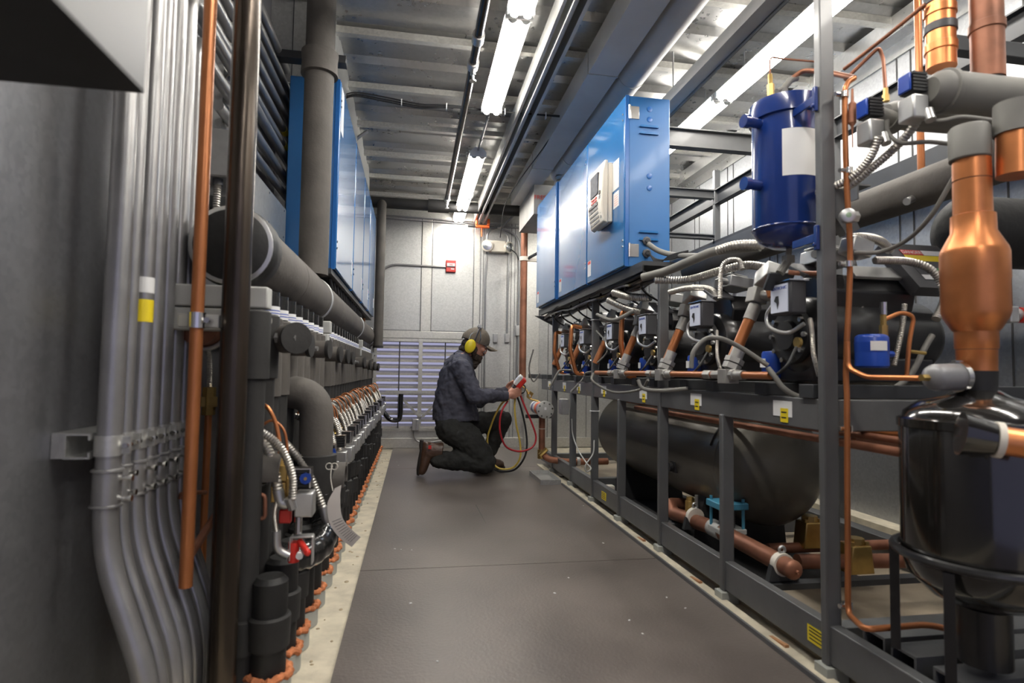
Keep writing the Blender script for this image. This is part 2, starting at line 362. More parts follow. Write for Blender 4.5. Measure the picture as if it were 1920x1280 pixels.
for y0, y1, l in ((-.2,.85,'twin-tube strip light over the black vessel, behind camera'),(.90,1.93,'twin-tube strip light over the near end of the rack'),(1.95,2.98,'long strip light seen left of the tall rack post'),(3.0,4.03,'strip light crossing behind the cross beam right of blue cabinet'),(4.06,5.08,'strip light over the rack hidden behind blue cabinet')):
    fixture(1.72, y0, y1, LZ, l, G2)
for y0, y1 in ((-1.3,-.3),): fixture(.43, y0, y1, LZ, 'strip light over the walkway behind the camera', G1)
# conduit between fixtures
c = MB(); c.cyl((.43, 3.42, LZ+.03), (.43, 4.14, LZ+.03), .008, n=10)
for y in (3.6, 3.95): c.cyl((.43, y-.01, LZ+.03), (.43, y+.01, LZ+.03), .012, n=10)
tag(c.build('light_conduit', 'cond'), 'thin conduit joining second and third strip lights', 'conduit')
c = MB(); p = at(905, 415, Z=2.38)
# sprinkler line
def pipe_thing(name, pts, r, m, label, cat, fl=.0, n=14, group=None):
    b = MB(); b.tube(fillet(pts, fl) if fl else pts, r, n); return tag(b.build(name, m), label, cat, group)
sx, sz = .262, 2.36
t = thing('sprinkler_pipe', 'dark steel sprinkler pipe running overhead beside the strip lights', 'pipe', (sx, 3.0, sz))
MB().cyl((sx, -1.5, sz), (sx, 5.25, sz), .021, n=16).build('pipe', 'blackpipe', t)
f = MB()
for y in (2.62, 2.86, 5.2): f.cyl((sx, y-.03, sz), (sx, y+.03, sz), .029, n=14)
each(f, 'coupling', 'zinc', t)
h_ = MB()
for y in (.5, 2.2, 3.7, 4.9): h_.cyl((sx, y, sz+.02), (sx, y, ZC-.02), .004, n=6)
each(h_, 'hanger_rod', 'zinc', t)
for y in (2.86, 5.2):
    s = MB(); s.cyl((sx, y, sz-.02), (sx, y, sz-.055), .014, n=12).cyl((sx, y, sz-.055), (sx, y, sz-.085), .007, n=10).cyl((sx, y, sz-.085), (sx, y, sz-.09), .017, n=14)
    s.build('sprinkler_head', 'chrome', t)
# strut trolley rail
rx, rz = .665, 2.36
r = MB()
def chan(m, x, y0, y1, z, w=.045, h=.06, th=.006):
    m.box(x-w, x+w, y0, y1, z+h-th, z+h); m.box(x-w, x-w+th, y0, y1, z-h, z+h-th); m.box(x+w-th, x+w, y0, y1, z-h, z+h-th)
    m.box(x-w+th, x-w+.018, y0, y1, z-h, z-h+th); m.box(x+w-.018, x+w-th, y0, y1, z-h, z-h+th)
chan(r, .66, -1.2, 5.98, 2.40, .035, .055)
t = thing('overhead_rail', 'long steel channel rail running overhead the length of walkway', 'rail', (.66, 2.4, 2.34))
r.build('channel', 'railm', t, smooth=False)
g = MB().box(.585, .60, -1.2, 5.98, 2.36, 2.46); g.build('side_flange', 'strut', t, smooth=False)
b = MB()
for y in (.6, 2.0, 3.4, 4.8, 5.7): b.box(.62, .70, y, y+.03, 2.455, ZC-.02)
each(b, 'hanger', 'strut', t, smooth=False)
# orange end stop / beam clamp at far end of rail
t = thing('rail_end_stop', 'orange end stop clamped on far end of the overhead rail', 'end stop', (.67, 5.93, 2.30))
MB().box(.60, .745, 5.90, 5.95, 2.29, 2.315).box(.60, .618, 5.88, 5.95, 2.315, 2.43).box(.718, .745, 5.88, 5.95, 2.315, 2.38).build('bracket', 'orangep', t, bevel=.004)
MB().cyl((.665, 5.925, 2.29), (.665, 5.925, 2.20), .008, n=10).build('bolt', 'orangep', t)
MB().cyl((.52, 5.925, 2.302), (.60, 5.925, 2.302), .012, n=10).cyl((.745, 5.925, 2.302), (.83, 5.925, 2.302), .012, n=10).build('crossbar', 'steel2', t)
# big duct: rectangular run plus round duct beside it
t = thing('ceiling_duct', 'grey sheet metal duct running overhead right of the rail', 'duct', (.97, 3.5, 2.3))
d = MB(); d.box(.87, 1.03, -1.2, 5.3, 2.37, 2.50); d.build('box_duct', 'boxd', t, smooth=False)
d = MB()
for y in (2.85, 4.3): d.box(.866, 1.034, y, y+.012, 2.366, 2.504)
each(d, 'duct_joint', 'trim', t, smooth=False)
q = MB().box(.96, 1.26, 4.67, 5.35, 2.12, 2.37); q.build('drop_box', mat('duct_paint', (.30,.29,.27), .5), t, smooth=False)
MB().box(1.12, 1.26, 4.68, 5.0, 2.115, 2.12).build('vent_opening', 'blackm', t, smooth=False)
text('FRESH', .05, (1.03, 4.668, 2.26), X_, Z_, 'red', 'stencil', t)
t = thing('round_duct', 'round dark grey duct pipe running overhead toward the blue cabinet', 'duct', (1.12, 3.3, 2.3))
MB().cyl((1.13, -1.2, 2.42), (1.13, 4.5, 2.42), .078, n=28).build('duct', 'ductm', t)
b = MB(); b.cyl((1.13, 2.9, 2.42), (1.13, 2.92, 2.42), .081, n=28).cyl((1.13, 4.1, 2.42), (1.13, 4.115, 2.42), .081, n=28); each(b, 'duct_band', 'zinc', t)
fx = MB(); flexmb(fx, [Vector((1.13, 4.38, 2.40)), Vector((1.13, 4.38, 1.98))], .062, .022, 20)
t2 = thing('flexible_duct', 'ribbed vertical flexible duct dropping behind the blue cabinet', 'duct', (1.13, 4.38, 1.98))
fx.build('hose', 'flex', t2); MB().cyl((1.13, 4.38, 2.26), (1.13, 4.38, 2.30), .066, n=24).build('clamp', 'chrome', t2)
# grey strut beam over the right rack
t = thing('ceiling_beam', 'long grey steel beam running overhead above the blue cabinet', 'beam', (1.38, 2.5, 2.25))
MB().box(1.33, 1.40, -1.2, 5.2, 2.27, 2.33).build('web', 'railm', t, smooth=False)
MB().box(1.40, 1.404, -1.2, 5.2, 2.25, 2.34).build('flange', 'steel', t, smooth=False)
rr = MB()
for y in (2.85, 4.2): rr.cyl((1.345, y, 2.33), (1.345, y, ZC-.02), .004, n=8)
each(rr, 'hanger_rod', 'zinc', t)
# cable bundle along a purlin with zip ties
t = thing('cable_bundle', 'thin black cables tied along the ceiling purlin', 'cable', (.0, 3.45, 2.44))
cb = MB(); A = at(650, 146, Y=3.45); 
for k, dz in enumerate((0, .012, -.010)):
    pts = [(-.47, 3.40, 2.36+dz), (-.38, 3.44, 2.42+dz), (-.2, 3.46, 2.415+dz*1.2), (.0, 3.46, 2.395+dz), (.2, 3.46, 2.41+dz*.6), (.45, 3.46, 2.405), (.9, 3.46, 2.41+dz*.3)]
    cb.tube(spline(pts, 8), .0045, 8)
cb.build('cable', 'blackm', t); z = MB()
for x in (-.11, .16, .52, .78): z.box(x-.003, x+.003, 3.45, 3.475, 2.385, 2.425)
each(z, 'zip_tie', 'white', t)
pipe_thing('ceiling_cable', spline([(.9,3.46,2.41),(.86,3.9,2.37),(.80,4.5,2.33),(.78,5.1,2.30),(.80,5.5,2.10)],10), .004, 'blackm', 'single black cable sagging under the ceiling duct', 'cable')
# insulated pipe across the back and its riser at far left
t = thing('insulated_cross_pipe', 'dark insulated pipe crossing under ceiling near the back wall', 'pipe', (.3, 5.55, 2.30))
MB().cyl((XL+.03, 5.6, 2.40), (1.2, 5.6, 2.40), .052, n=20).build('pipe', 'foamc', t)
MB().cyl((.10, 5.6, 2.40), (.30, 5.6, 2.40), .064, n=20).build('sleeve', 'foamc', t)
t = thing('insulated_riser', 'slim grey insulated pipe standing near the back wall at left', 'pipe', (-.33, 5.5, 0))
MB().tube(fillet([(-.335, 5.52, 1.02), (-.335, 5.52, 2.34), (-.335, 5.60, 2.40)], .06), .043, 18).build('pipe', 'foam', t)
MB().cyl((-.335, 5.52, 1.0), (-.335, 5.52, 1.02), .047, n=16).build('collar', 'foamc', t)
# bent conduit from the blue cabinet to the ceiling on the left
pipe_thing('bent_conduit', fillet([(-.455, 4.1, 2.1), (-.455, 4.1, 2.40), (-.36, 4.1, 2.475)], .07), .012, 'cond', 'bent conduit rising from the left blue cabinet to ceiling', 'conduit')
tag(MB().box(-.66, -.33, 2.60, 2.66, 2.165, 2.20).build('support_arm', 'steel2', bevel=.003), 'dark steel arm clamped behind the tall grey pipe', 'bracket')
# ---------------- back wall fittings
yw = YB-.05
t = thing('fire_alarm_station', 'red fire alarm pull station on back wall', 'fire alarm', (.355, yw, 1.82))
c = at(845, 500, Y=yw); a = c.x
MB().box(a-.052, a+.052, yw-.045, yw, c.z-.062, c.z+.062).build('case', 'red', t, bevel=.006)
MB().box(a-.042, a+.042, yw-.050, yw-.045, c.z-.004, c.z+.03).build('pull_handle', 'white', t, bevel=.002)
text('FIRE', .022, (a, yw-.0515, c.z+.013), X_, Z_, 'red', 'lettering', t)
MB().box(a-.046, a+.046, yw-.049, yw-.045, c.z-.012, c.z-.006).build('slot', 'blackm', t, smooth=False)
MB().box(a-.0, a+.035, yw-.047, yw-.045, c.z-.036, c.z-.024).build('sticker', 'white', t, smooth=False)
p0 = at(718, 520, Y=yw); pipe_thing('alarm_conduit', fillet([(a-.05, yw-.02, c.z-.01), (a-.6, yw-.02, c.z-.005), (a-.70, yw-.02, c.z-.06), (a-.74, yw-.03, c.z-.2)], .08), .011, 'cond', 'horizontal conduit feeding the red fire alarm station', 'conduit')
# emergency light
t = thing('emergency_light', 'beige twin-head emergency light mounted on the back wall', 'emergency light', (.84, yw, 2.07))
c = at(933, 463, Y=yw-.05)
MB().box(c.x-.09, c.x+.085, yw-.09, yw, c.z-.062, c.z+.062).build('case', 'beige', t, bevel=.012)
for dx, dy, dz, ax in ((-.115, -.10, .0, Vector((-.15,-1,-.1))), (.125, -.085, -.005, Vector((.55,-.8,-.1)))):
    o = Vector((c.x+dx, yw+dy, c.z+dz)); hd = MB().lathe([(.03,.06),(.052,.045),(.062,.01),(.062,-.0),(.05,-.004)], o, -ax, 22).build('lamp_head', 'beige', t)
    MB().lathe([(.050,0),(.047,.006),(.0,.010)], o+ax.normalized()*.002, ax, 20).build('lens', 'chrome', hd)
pipe_thing('lamp_cable', spline([(c.x+.14, yw-.09, c.z-.03), (c.x+.19, yw-.10, c.z-.07), (c.x+.21, yw-.14, c.z-.14)], 8), .006, 'blackm', 'short dark cable hanging off the emergency light', 'cable')
# conduits around the emergency light and down the wall
zt = 2.31
pipe_thing('wall_conduit', fillet([(XL+.05, yw-.015, 2.395), (.2, yw-.015, 2.385), (.80, yw-.015, 2.345), (2.2, yw-.015, 2.32)], .2), .010, 'cond', 'long thin conduit running across top of the back wall', 'conduit')
pipe_thing('wall_conduit', [(XL+.05, yw-.015, 2.365), (.5, yw-.015, 2.35)], .006, 'cond', 'thinner conduit just under the back wall top conduit', 'conduit')
pipe_thing('wall_conduit', fillet([(.84, yw-.02, 2.33), (.74, yw-.02, 2.28), (.725, yw-.02, 1.75), (.735, yw-.02, .3)], .09), .009, 'cond', 'conduit curving down the back wall left of emergency light', 'conduit')
b1 = at(948, 640, Y=yw).x
pipe_thing('wall_conduit', fillet([(.80, yw-.02, 2.35), (.965, yw-.02, 2.28), (.975, yw-.02, 2.0), (.965, yw-.02, 1.14)], .10), .009, 'cond', 'conduit curving down to the right switch box', 'conduit')
pipe_thing('wall_conduit', fillet([(.84, yw-.03, 2.33), (1.08, yw-.03, 2.26), (1.09, yw-.03, 1.9), (1.075, yw-.03, .5)], .12), .010, 'cond', 'rightmost conduit dropping behind the copper riser', 'conduit')
pipe_thing('ceiling_conduit', fillet([(.73, yw-.05, 2.315), (.88, yw-.06, 2.32), (1.02, yw-.15, 2.46), (1.03, yw-.2, 2.55)], .05), .011, 'cond', 'conduit bending from the orange end stop up to ceiling', 'conduit')
for px, l in ((928, 'left of two small grey switch boxes on back wall'), (950, 'right of two small grey switch boxes on back wall')):
    c = at(px, 634, Y=yw); t = thing('switch_box', l, 'switch box', (c.x, yw, c.z-.05), 'switch boxes')
    MB().box(c.x-.024, c.x+.024, yw-.04, yw, c.z-.048, c.z+.048).build('box', 'zinc', t, bevel=.004)
    MB().box(c.x-.02, c.x+.02, yw-.043, yw-.04, c.z-.042, c.z+.042).build('cover', 'zinc', t, bevel=.001)
c = at(970, 620, Y=yw); tag(MB().box(c.x-.025, c.x+.025, yw-.05, yw, c.z-.055, c.z+.055).build('junction_box', 'zinc', bevel=.004), 'grey junction box beside the copper riser on back wall', 'junction box')
c = at(779, 795, Y=yw); t = thing('outlet_box', 'grey weatherproof outlet box below louvre brace', 'outlet', (c.x, yw, c.z-.06))
MB().box(c.x-.035, c.x+.035, yw-.07, yw-.01, c.z-.06, c.z+.06).build('box', 'zinc', t, bevel=.006); MB().box(c.x+.005, c.x+.034, yw-.085, yw-.07, c.z-.055, c.z+.055).build('cover', 'zinc', t, bevel=.004)
pipe_thing('outlet_conduit', fillet([(c.x-.02, yw-.04, c.z-.05), (c.x-.01, yw-.04, c.z-.16), (c.x+.1, yw-.04, c.z-.19), (c.x+.28, yw-.04, c.z-.165)], .06), .008, 'cond', 'looped grey conduit leaving the outlet box near floor', 'conduit')
# copper riser near the back with strap
cy = 5.5; cx = at(981, 600, Y=cy).x
t = thing('copper_riser', 'tall copper pipe standing near the back wall behind manifold gauge', 'pipe', (cx, cy, .75))
MB().cyl((cx, cy, .74), (cx, cy, 2.56), .034, n=18).build('pipe', 'copperd', t)
MB().cyl((cx, cy, 1.88), (cx, cy, 1.92), .045, n=18).box(cx, cx+.14, cy+.02, cy+.05, 1.885, 1.915).build('strap', 'beige', t)
pipe_thing('strap_arm', [(cx+.03, cy-.02, 1.90), (cx+.20, cy-.02, 2.0)], .014, 'steel2', 'dark steel strap arm holding the tall copper riser', 'bracket', n=4)
# fire-proofing box column right of riser is part of the wall
# ================================================================ LEFT SIDE
# hanging grey cabinet box, top left foreground
q = at(270, 175, Y=.92); zb = q.z; xr = q.x
t = thing('hanging_box', 'large grey metal box hanging from wall at top left', 'cabinet', (xr-.08, .3, zb))
b = MB(); b.box(XL+.001, xr, -.6, .92, zb, zb+.006); b.build('bottom_panel', 'blackm', t, smooth=False)
MB().box(xr-.004, xr, -.6, .92, zb+.006, 2.2).build('side_panel', 'boxm', t, smooth=False)
MB().box(XL+.001, xr-.004, .914, .92, zb+.006, 2.2).build('end_panel', 'boxm', t, smooth=False)
# conduit bundle with offset bends
Yc = [1.285, 1.345, 1.405, 1.46, 1.52, 1.585, 1.65]
rc = [.022, .014, .019, .019, .0195, .0195, .0195]
gl = ['thick galvanised conduit, leftmost of the bundle at the near wall','thin galvanised conduit second from left in the near bundle','conduit with yellow sticker, third from left in the near bundle','fourth conduit from left in the near bundle','fifth conduit from left in the near bundle',
      'second conduit from right, bending over at top of bundle','rightmost conduit of the near bundle, bending over lowest']
for i, (y, r) in enumerate(zip(Yc, rc)):
    x = XL+.10
    low = fillet([(x, y, .60), (x, y, .43), (x+.105, y-.02, .16), (x+.105, y-.02, -.005)], .13, 10)
    if i == 6: top = fillet([(x, y, .60), (x, y, 1.70), (XL+.075, y+.14, 1.70), (XL+.075, 5.0, 1.70)], .10, 10)
    elif i == 5: top = fillet([(x, y, .60), (x, y, 1.79), (XL+.085, y+.14, 1.79), (XL+.075, 5.0, 1.765)], .10, 10)
    else: top = [Vector((x, y, .60)), Vector((x, y, ZC-.03))]
    t = thing('bent_conduit', gl[i], 'conduit', (x, y, 0), 'conduit bundle on the near left wall')
    MB().tube(low[::-1]+top[1:], r, 16).build('conduit', 'cond', t)
    m = MB().cyl((x, y, .52), (x, y, .59), r*1.16, n=16); m.build('coupling', 'cond', t)
    s = MB()
    for z in (.535, .575): s.cyl((x, y, z), (x+r*1.9, y-.004, z), .0042, n=8).cyl((x+r*1.9, y-.004, z), (x+r*2.2, y-.004, z), .0065, n=8)
    each(s, 'set_screw', 'chrome', t)
    s = MB().lathe([(r*1.16,0),(r*1.32,.002),(r*1.32,.005),(r*1.16,.007)], (x, y, .517), n=16).lathe([(r*1.16,0),(r*1.32,.002),(r*1.32,.005),(r*1.16,.007)], (x, y, .587), n=16)
    each(s, 'coupling_ring', 'cond', t)
    if i == 2:
        c = at(244, 585, Y=y-r); MB().lathe([(r+.0006,0),(r+.0006,.05)], (x, y, c.z-.02), n=16).build('sticker', 'yellow', t)
        MB().lathe([(r+.0006,0),(r+.0006,.035)], (x, y, c.z+.045), n=16).build('sticker', 'white', t)
# strut channel with pipe clamps
t = thing('strut_channel', 'short galvanised strut channel clamping the near conduit bundle', 'strut', (XL+.05, 1.38, .62))
sc = MB(); x0, x1, z0, z1 = XL+.028, XL+.075, .615, .665
sc.box(x0, x0+.004, 1.265, 1.71, z0, z1).box(x0+.004, x1, 1.265, 1.71, z0, z0+.004).box(x0+.004, x1, 1.265, 1.71, z1-.004, z1).box(x1-.004, x1, 1.265, 1.71, z0+.004, z0+.013).box(x1-.004, x1, 1.265, 1.71, z1-.013, z1-.004)
sc.build('channel', 'strut', t, smooth=False)
sc = MB().box(XL+.001, x0, 1.275, 1.66, z0, z1); sc.build('wall_plate', 'strut', t, smooth=False)
for i, (y, r) in enumerate(zip(Yc, rc)):
    x = XL+.10
    k = MB(); k.lathe([(r+.001,-.02),(r+.004,-.02),(r+.004,.02),(r+.001,.02)], (x, y, .64), n=16); k.ob((x+r+.008, y, .64), (.02, .006, .034)); k.build('pipe_clamp', 'strut', t)
    MB().cyl((x+r+.012, y-.012, .64), (x+r+.012, y+.012, .64), .0055, n=8).build('clamp_bolt', 'chrome', t)
# copper riser in front of the header
t = thing('copper_riser', 'orange copper pipe standing between conduits and the black iron pipe', 'pipe', (-.50, 1.44, .30))
MB().cyl((-.50, 1.44, .30), (-.50, 1.44, ZC-.03), .0145, n=16).build('pipe', 'copperp', t)
c = at(368, 600, X=-.5); k = MB(); k.lathe([(.015,-.018),(.019,-.018),(.019,.018),(.015,.018)], (-.50, 1.44, c.z), n=16); k.build('clamp', 'chrome', t); MB().cyl((-.475, 1.425, c.z), (-.475, 1.455, c.z), .007, n=8).build('clamp_bolt', 'chrome', t)
MB().tube(fillet([(-.50, 1.44, .36), (-.50, 1.72, .44)], .02), .010, 10).build('branch', 'copperd', t)
# black iron pipe
pipe_thing('iron_pipe', [(-.425, 1.47, -.01), (-.425, 1.47, ZC-.03)], .0315, 'blackpipe', 'thick black iron pipe standing floor to ceiling, in front of header', 'pipe', n=24)
# thin copper line with valve behind
t = thing('copper_line', 'thin rusty copper line with brass valve between riser and iron pipe', 'pipe', (-.60, 1.80, 0))
c = at(392, 745, Y=1.80); cx = c.x
MB().cyl((cx, 1.80, -.01), (cx, 1.80, c.z-.03), .010, n=12).build('pipe', 'copperp', t)
MB().cyl((cx, 1.80, c.z-.05), (cx, 1.80, c.z+.03), .018, n=6).ob((cx, 1.80, c.z-.012), (.055, .03, .028)).build('valve', 'brass', t)
f = MB(); flexmb(f, spline([(cx, 1.80, c.z+.03), (cx-.005, 1.80, c.z+.12), (cx-.03, 1.80, c.z+.22)], 8), .008); f.build('hose', 'flex', t)
# round hanger ring
pipe_thing('copper_stub', fillet([at(338, 935, Y=1.62), at(340, 926, Y=1.62), at(352, 923, Y=1.62), at(385, 923, Y=1.75)], .01), .006, 'copperd', 'small copper tube crossing behind the copper riser', 'pipe')
c = at(385, 615, Y=1.66); t = thing('pipe_hanger', 'round steel hanger ring under the strut beside header end', 'hanger', c)
MB().torus(c+Vector((-.0,0,-.0)), Y_, .055, .007, 28).build('ring', 'zinc', t)
MB().lathe([(.046,-.05),(.048,-.05),(.048,.05),(.0,.05)], c, Y_, 24).build('rusty_cap', 'copperd', t)
# ---------------- header
hx, hz, hr = -.468, 1.112, .098
t = thing('insulated_header', 'long grey insulated header pipe along the left wall', 'pipe', (hx, 3.7, 1.0))
prev = 1.60
for i, y in enumerate((2.10, 2.62, 3.30, 4.15, 5.2, 5.92)):
    MB().lathe([(hr-.003, 0), (hr, .004), (hr, y-prev-.004), (hr-.003, y-prev)], (hx, prev, hz), Y_, 40).build('insulation_section', 'foam', t); prev = y
c = MB().lathe([(0,-.05),(.085,-.048),(.103,-.035),(.107,-.01),(.107,.04),(.100,.05)], (hx, 1.60, hz), Y_, 40); c.build('end_cap', 'foamd', t)
MB().lathe([(0,0),(hr*.9,.0),(hr,-.02)], (hx, 5.925, hz), Y_, 30).build('far_cap', 'foamc', t)
# support brackets under the header
brk = []
for k, px in enumerate((500, 620, 681, 703)):
    y = at(px, 600, X=-.372).y; brk.append(y)
    t = thing('header_support', 'light grey stacked strut support under header, %s along the row' % ORD[k], 'support', (-.5, y, .93), 'grey supports under the header')
    zt = hz-hr-.002 if k else hz-hr-.008
    a = MB().box(XL+.001, -.372, y, y+.05, zt-.055, zt); a.build('upper_block', 'ltgrey', t, bevel=.004)
    a = MB().box(XL+.001, -.380, y+.002, y+.048, zt-.115, zt-.058); a.build('lower_block', 'ltgrey', t, bevel=.004)
    MB().cyl((-.372, y+.025, zt-.085), (-.366, y+.025, zt-.085), .008, n=6).build('bolt', 'chrome', t)
    MB().lathe([(hr+.001,0),(hr+.004,.001),(hr+.004,.025),(hr+.001,.026)], (hx, y+.012, hz), Y_, 36).build('saddle', 'zinc', t)
t = thing('strut_stub', 'small grey strut block with clamp beside the copper riser', 'strut', (-.56, 1.47, .88))
c0 = at(335, 588, Y=1.47); c1 = at(412, 615, Y=1.47); MB().box(c0.x, c1.x, 1.462, 1.49, c1.z, c0.z).build('channel', 'ltgrey', t, bevel=.003)
# ---------------- vertical risers hanging from the header
ys = []; y = 1.785
while y < 5.75:
    if not any(abs(y-b-.025) < .062 for b in brk): ys.append(y)
    y += .118
rs = random.Random(3); first = None
RG = 'row of insulated risers under the header'
def riser(y, i):
    x = -.425; t = thing('insulated_riser', 'black insulated riser with white label under header, %s from camera' % ORD[i], 'pipe', (x, y, 0), RG)
    z1 = .735; z2 = .945
    MB().lathe([(.036,-.01),(.036,z1)], (x, y, 0), n=18).build('lower_pipe', 'foamc', t)
    MB().lathe([(.036,z1-.02),(.0415,z1-.018),(.0405,z2-.004),(.036,z2)], (x, y, 0), n=18).build('sleeve', 'foam', t)
    MB().lathe([(.030,z2),(.030,1.022)], (x, y, 0), n=16).build('neck', 'tape', t)
    MB().lathe([(.0312,z2+.004),(.0312,z2+.034)], (x, y, 0), n=16).build('label_band', 'white', t)
    s = MB()
    for z in (.012, .020): s.lathe([(.0316,z2+z),(.0316,z2+z+.003)], (x, y, 0), n=16)
    s.build('print_line', 'inkb', t)
    return t
for i, y in enumerate(ys):
    if i == 0: first = riser(y, 0)
    else: dup(first, (0, y-ys[0], 0), 'black insulated riser with white label under header, %s from camera' % ORD[i])
# big dark risers nearest the camera (front of the row)
for k, (x, y, r) in enumerate(((-.405, 1.55, .034), (-.41, 1.67, .034))):
    t = thing('insulated_riser', ['stout black riser just right of the iron pipe','black riser behind the stout one near iron pipe'][k], 'pipe', (x, y, 0))
    MB().lathe([(r,-.01),(r,.79)], (x, y, 0), n=24).build('lower_pipe', 'foamc', t)
    MB().lathe([(r+.002,.77),(r+.008,.772),(r+.008,.94),(r+.002,.945)], (x, y, 0), n=24).build('sleeve', 'foamc', t)
    MB().lathe([(r+.001,.10),(r+.009,.102),(r+.007,.18),(r+.001,.184)], (x, y, .03*k), n=24).build('low_sleeve', 'foamc', t)
# ---------------- short capped stubs facing the aisle
px = [(550, 634, 1), (586, 648, 0), (620, 655, 0), (641, 664, 0), (655, 668, 0), (664, 671, 0), (685, 679, 0), (696, 683, 0), (704, 686, 0), (711, 688, 0)]
for i, (a, b, rot) in enumerate(px):
    c = at(a, b, X=-.325); r = .040 if i < 1 else .034
    ax = Vector((.55, -.83, 0)).normalized() if rot else Vector((1, -.12, 0)).normalized()
    t = thing('capped_stub', 'short round insulated stub pointing at the aisle, %s from camera' % ORD[i], 'pipe cap', c-ax*.05, 'capped stubs along the riser row')
    o = c-ax*.085 if not rot else c-ax*.06
    MB().lathe([(r-.001,0),(r,.002),(r,.072),(r-.006,.072)], o, ax, 26).build('sleeve', 'foam', t)
    MB().lathe([(r+.0015,.0),(r+.0025,.002),(r+.0025,.013),(0,.0145)], o+ax*.070, ax, 26).build('end_cap', 'foamc', t)
    if i in (0, 2, 6):
        f = MB(); p = o+Vector((-.01, -.05, -.0)); f.cyl(p, p+Vector((.035, -.012, 0)), .015, n=6).cyl(p+Vector((.035,-.012,0)), p+Vector((.055,-.018,0)), .009, n=8); f.build('hex_fitting', 'zinc', t)
# ---------------- front row of insulated pipes rising from the floor, with orange foam rings
ry = [1.545, 1.672, 1.80, 1.952, 2.107, 2.29, 2.42, 2.56]
while ry[-1] < 5.7: ry.append(ry[-1]+.145)
FG = 'row of floor pipes with orange foam rings'
def jag(ring, r, amp, rs):
    m = MB(); n = 40; rings = []
    for k in range(n):
        t = 2*PI*k/n; d = Vector((math.cos(t), math.sin(t), 0)); q = r*(1+rs.uniform(-.12,.12)); rr = amp*(1+rs.uniform(-.35,.35))
        rings.append((ring+d*q+Vector((0,0,rs.uniform(-.003,.004))), d*rr, Z_*rr*.9))
    return m.loft(rings, 8, closed=True)
for i, y in enumerate(ry):
    x = -.340; hgt = [.36, .44, .38, .34, .42][i % 5] if y > 2.0 else (.27+.008*i); lab = 'black insulated floor pipe with orange foam ring, %s from camera' % ORD[i]
    t = thing('floor_pipe', lab, 'pipe', (x, y, 0), FG)
    r = .042; c = Vector((x, y, 0))
    MB().lathe([(r,.035),(r,hgt),(r*.75,hgt+.012),(0,hgt+.014)], c, n=22).build('insulated_pipe', 'foamd', t)
    zs = [.17, .24, .13, .20, .15][i % 5] if y > 1.9 else .11+.012*i
    MB().lathe([(r+.001,zs),(r+.007,zs+.002),(r+.009,zs+.075),(r+.003,zs+.08)], c, n=22).build('sleeve', 'foamc', t)
    MB().lathe([(r+.003,-.011),(r+.014,-.01),(r+.014,.038),(r+.003,.042)], c, n=22).build('collar', 'collar', t)
    jag(c+Vector((.004,0,.047)), r+.006, .0095, rs).build('foam_ring', 'orange', t)
# dried sealant blobs along the cream strip
sg = MB()
for k in range(45):
    yy = rs.uniform(1.2, 5.8); xx = rs.uniform(-.30, -.20); q = rs.uniform(.003, .009); sg.ell((xx, yy, -.012), (q, q*rs.uniform(.6,1.6), .003), 8)
o = sg.build('sealant_crumbs', mat('crumb_brown', (.36,.29,.19), .8)); o['kind'] = 'stuff'; tag(o, 'dried brown sealant crumbs on the cream floor strip', 'debris')
# ---------------- valve sets
def valve_set(y, dx=0, dz=0, label='', big=False):
    o = Vector((-.27+dx, y, .47+dz)); t = thing('solenoid_valve', label, 'valve', o, 'solenoid valves along the pipe row')
    P = lambda a, b, c: o+Vector((a, b, c))
    MB().ob(P(-.055, .02, .005), (.036, .04, .075)).cyl(P(-.055, .02, .04), P(-.055, .02, .062), .014, n=6).cyl(P(-.055, .02, .062), P(-.055,.02,.078), .010, n=12).build('valve_body', 'brass', t, bevel=.002)
    co = P(-.008, -.01, .045)
    k = MB()
    for j in range(5): k.ob(co+Vector((-.004, 0, -.018+j*.009)), (.044, .036, .0055))
    k.ob(co+Vector((-.004,0,0)), (.036, .030, .04)); k.build('coil', 'blackm', t, smooth=False)
    yk = MB().ob(co+Vector((-.002,0,.0245)), (.046, .036, .003)).ob(co+Vector((.0195,0,.0)), (.003, .034, .049)); yk.build('yoke', 'chrome', t, smooth=False)
    MB().ob(P(-.002, -.006, -.022), (.046, .052, .062)).build('terminal_box', 'zinc', t, bevel=.004)
    MB().cyl(P(-.018, -.006, -.052), P(-.018, -.006, -.10), .010, n=10).build('stem', 'chrome', t)
    f = MB(); pts = spline([P(-.15, -.03, .165), P(-.11, -.035, .165), P(-.06, -.04, .125), P(-.030, -.04, .055), P(-.028, -.038, -.005)], 8)
    flexmb(f, pts, .0105, .0085, 10); f.build('flex_conduit', 'flex', t)
    MB().cyl(P(-.036, -.038, .0), P(-.028, -.030, -.03), .012, n=10).build('connector', 'zinc', t)
    cu = spline([P(-.15, .02, .12), P(-.135, .02, .16), P(-.10, .02, .19), P(-.067, .02, .165), P(-.056, .02, .11), P(-.055, .02, .07)], 7)
    MB().tube(cu, .0034, 10).build('copper_tube', 'copperp', t)
    return t
V0 = valve_set(2.36, label='solenoid valve with flex conduit just behind the insulated elbow')
y = 2.36; i = 0
while y < 5.6:
    y += .125; i += 1
    dup(V0, (rs.uniform(-.008,.008), y-2.36, rs.uniform(-.012,.012)), 'small solenoid valve with ribbed conduit and copper loop, %s behind the elbow' % ORD[i])
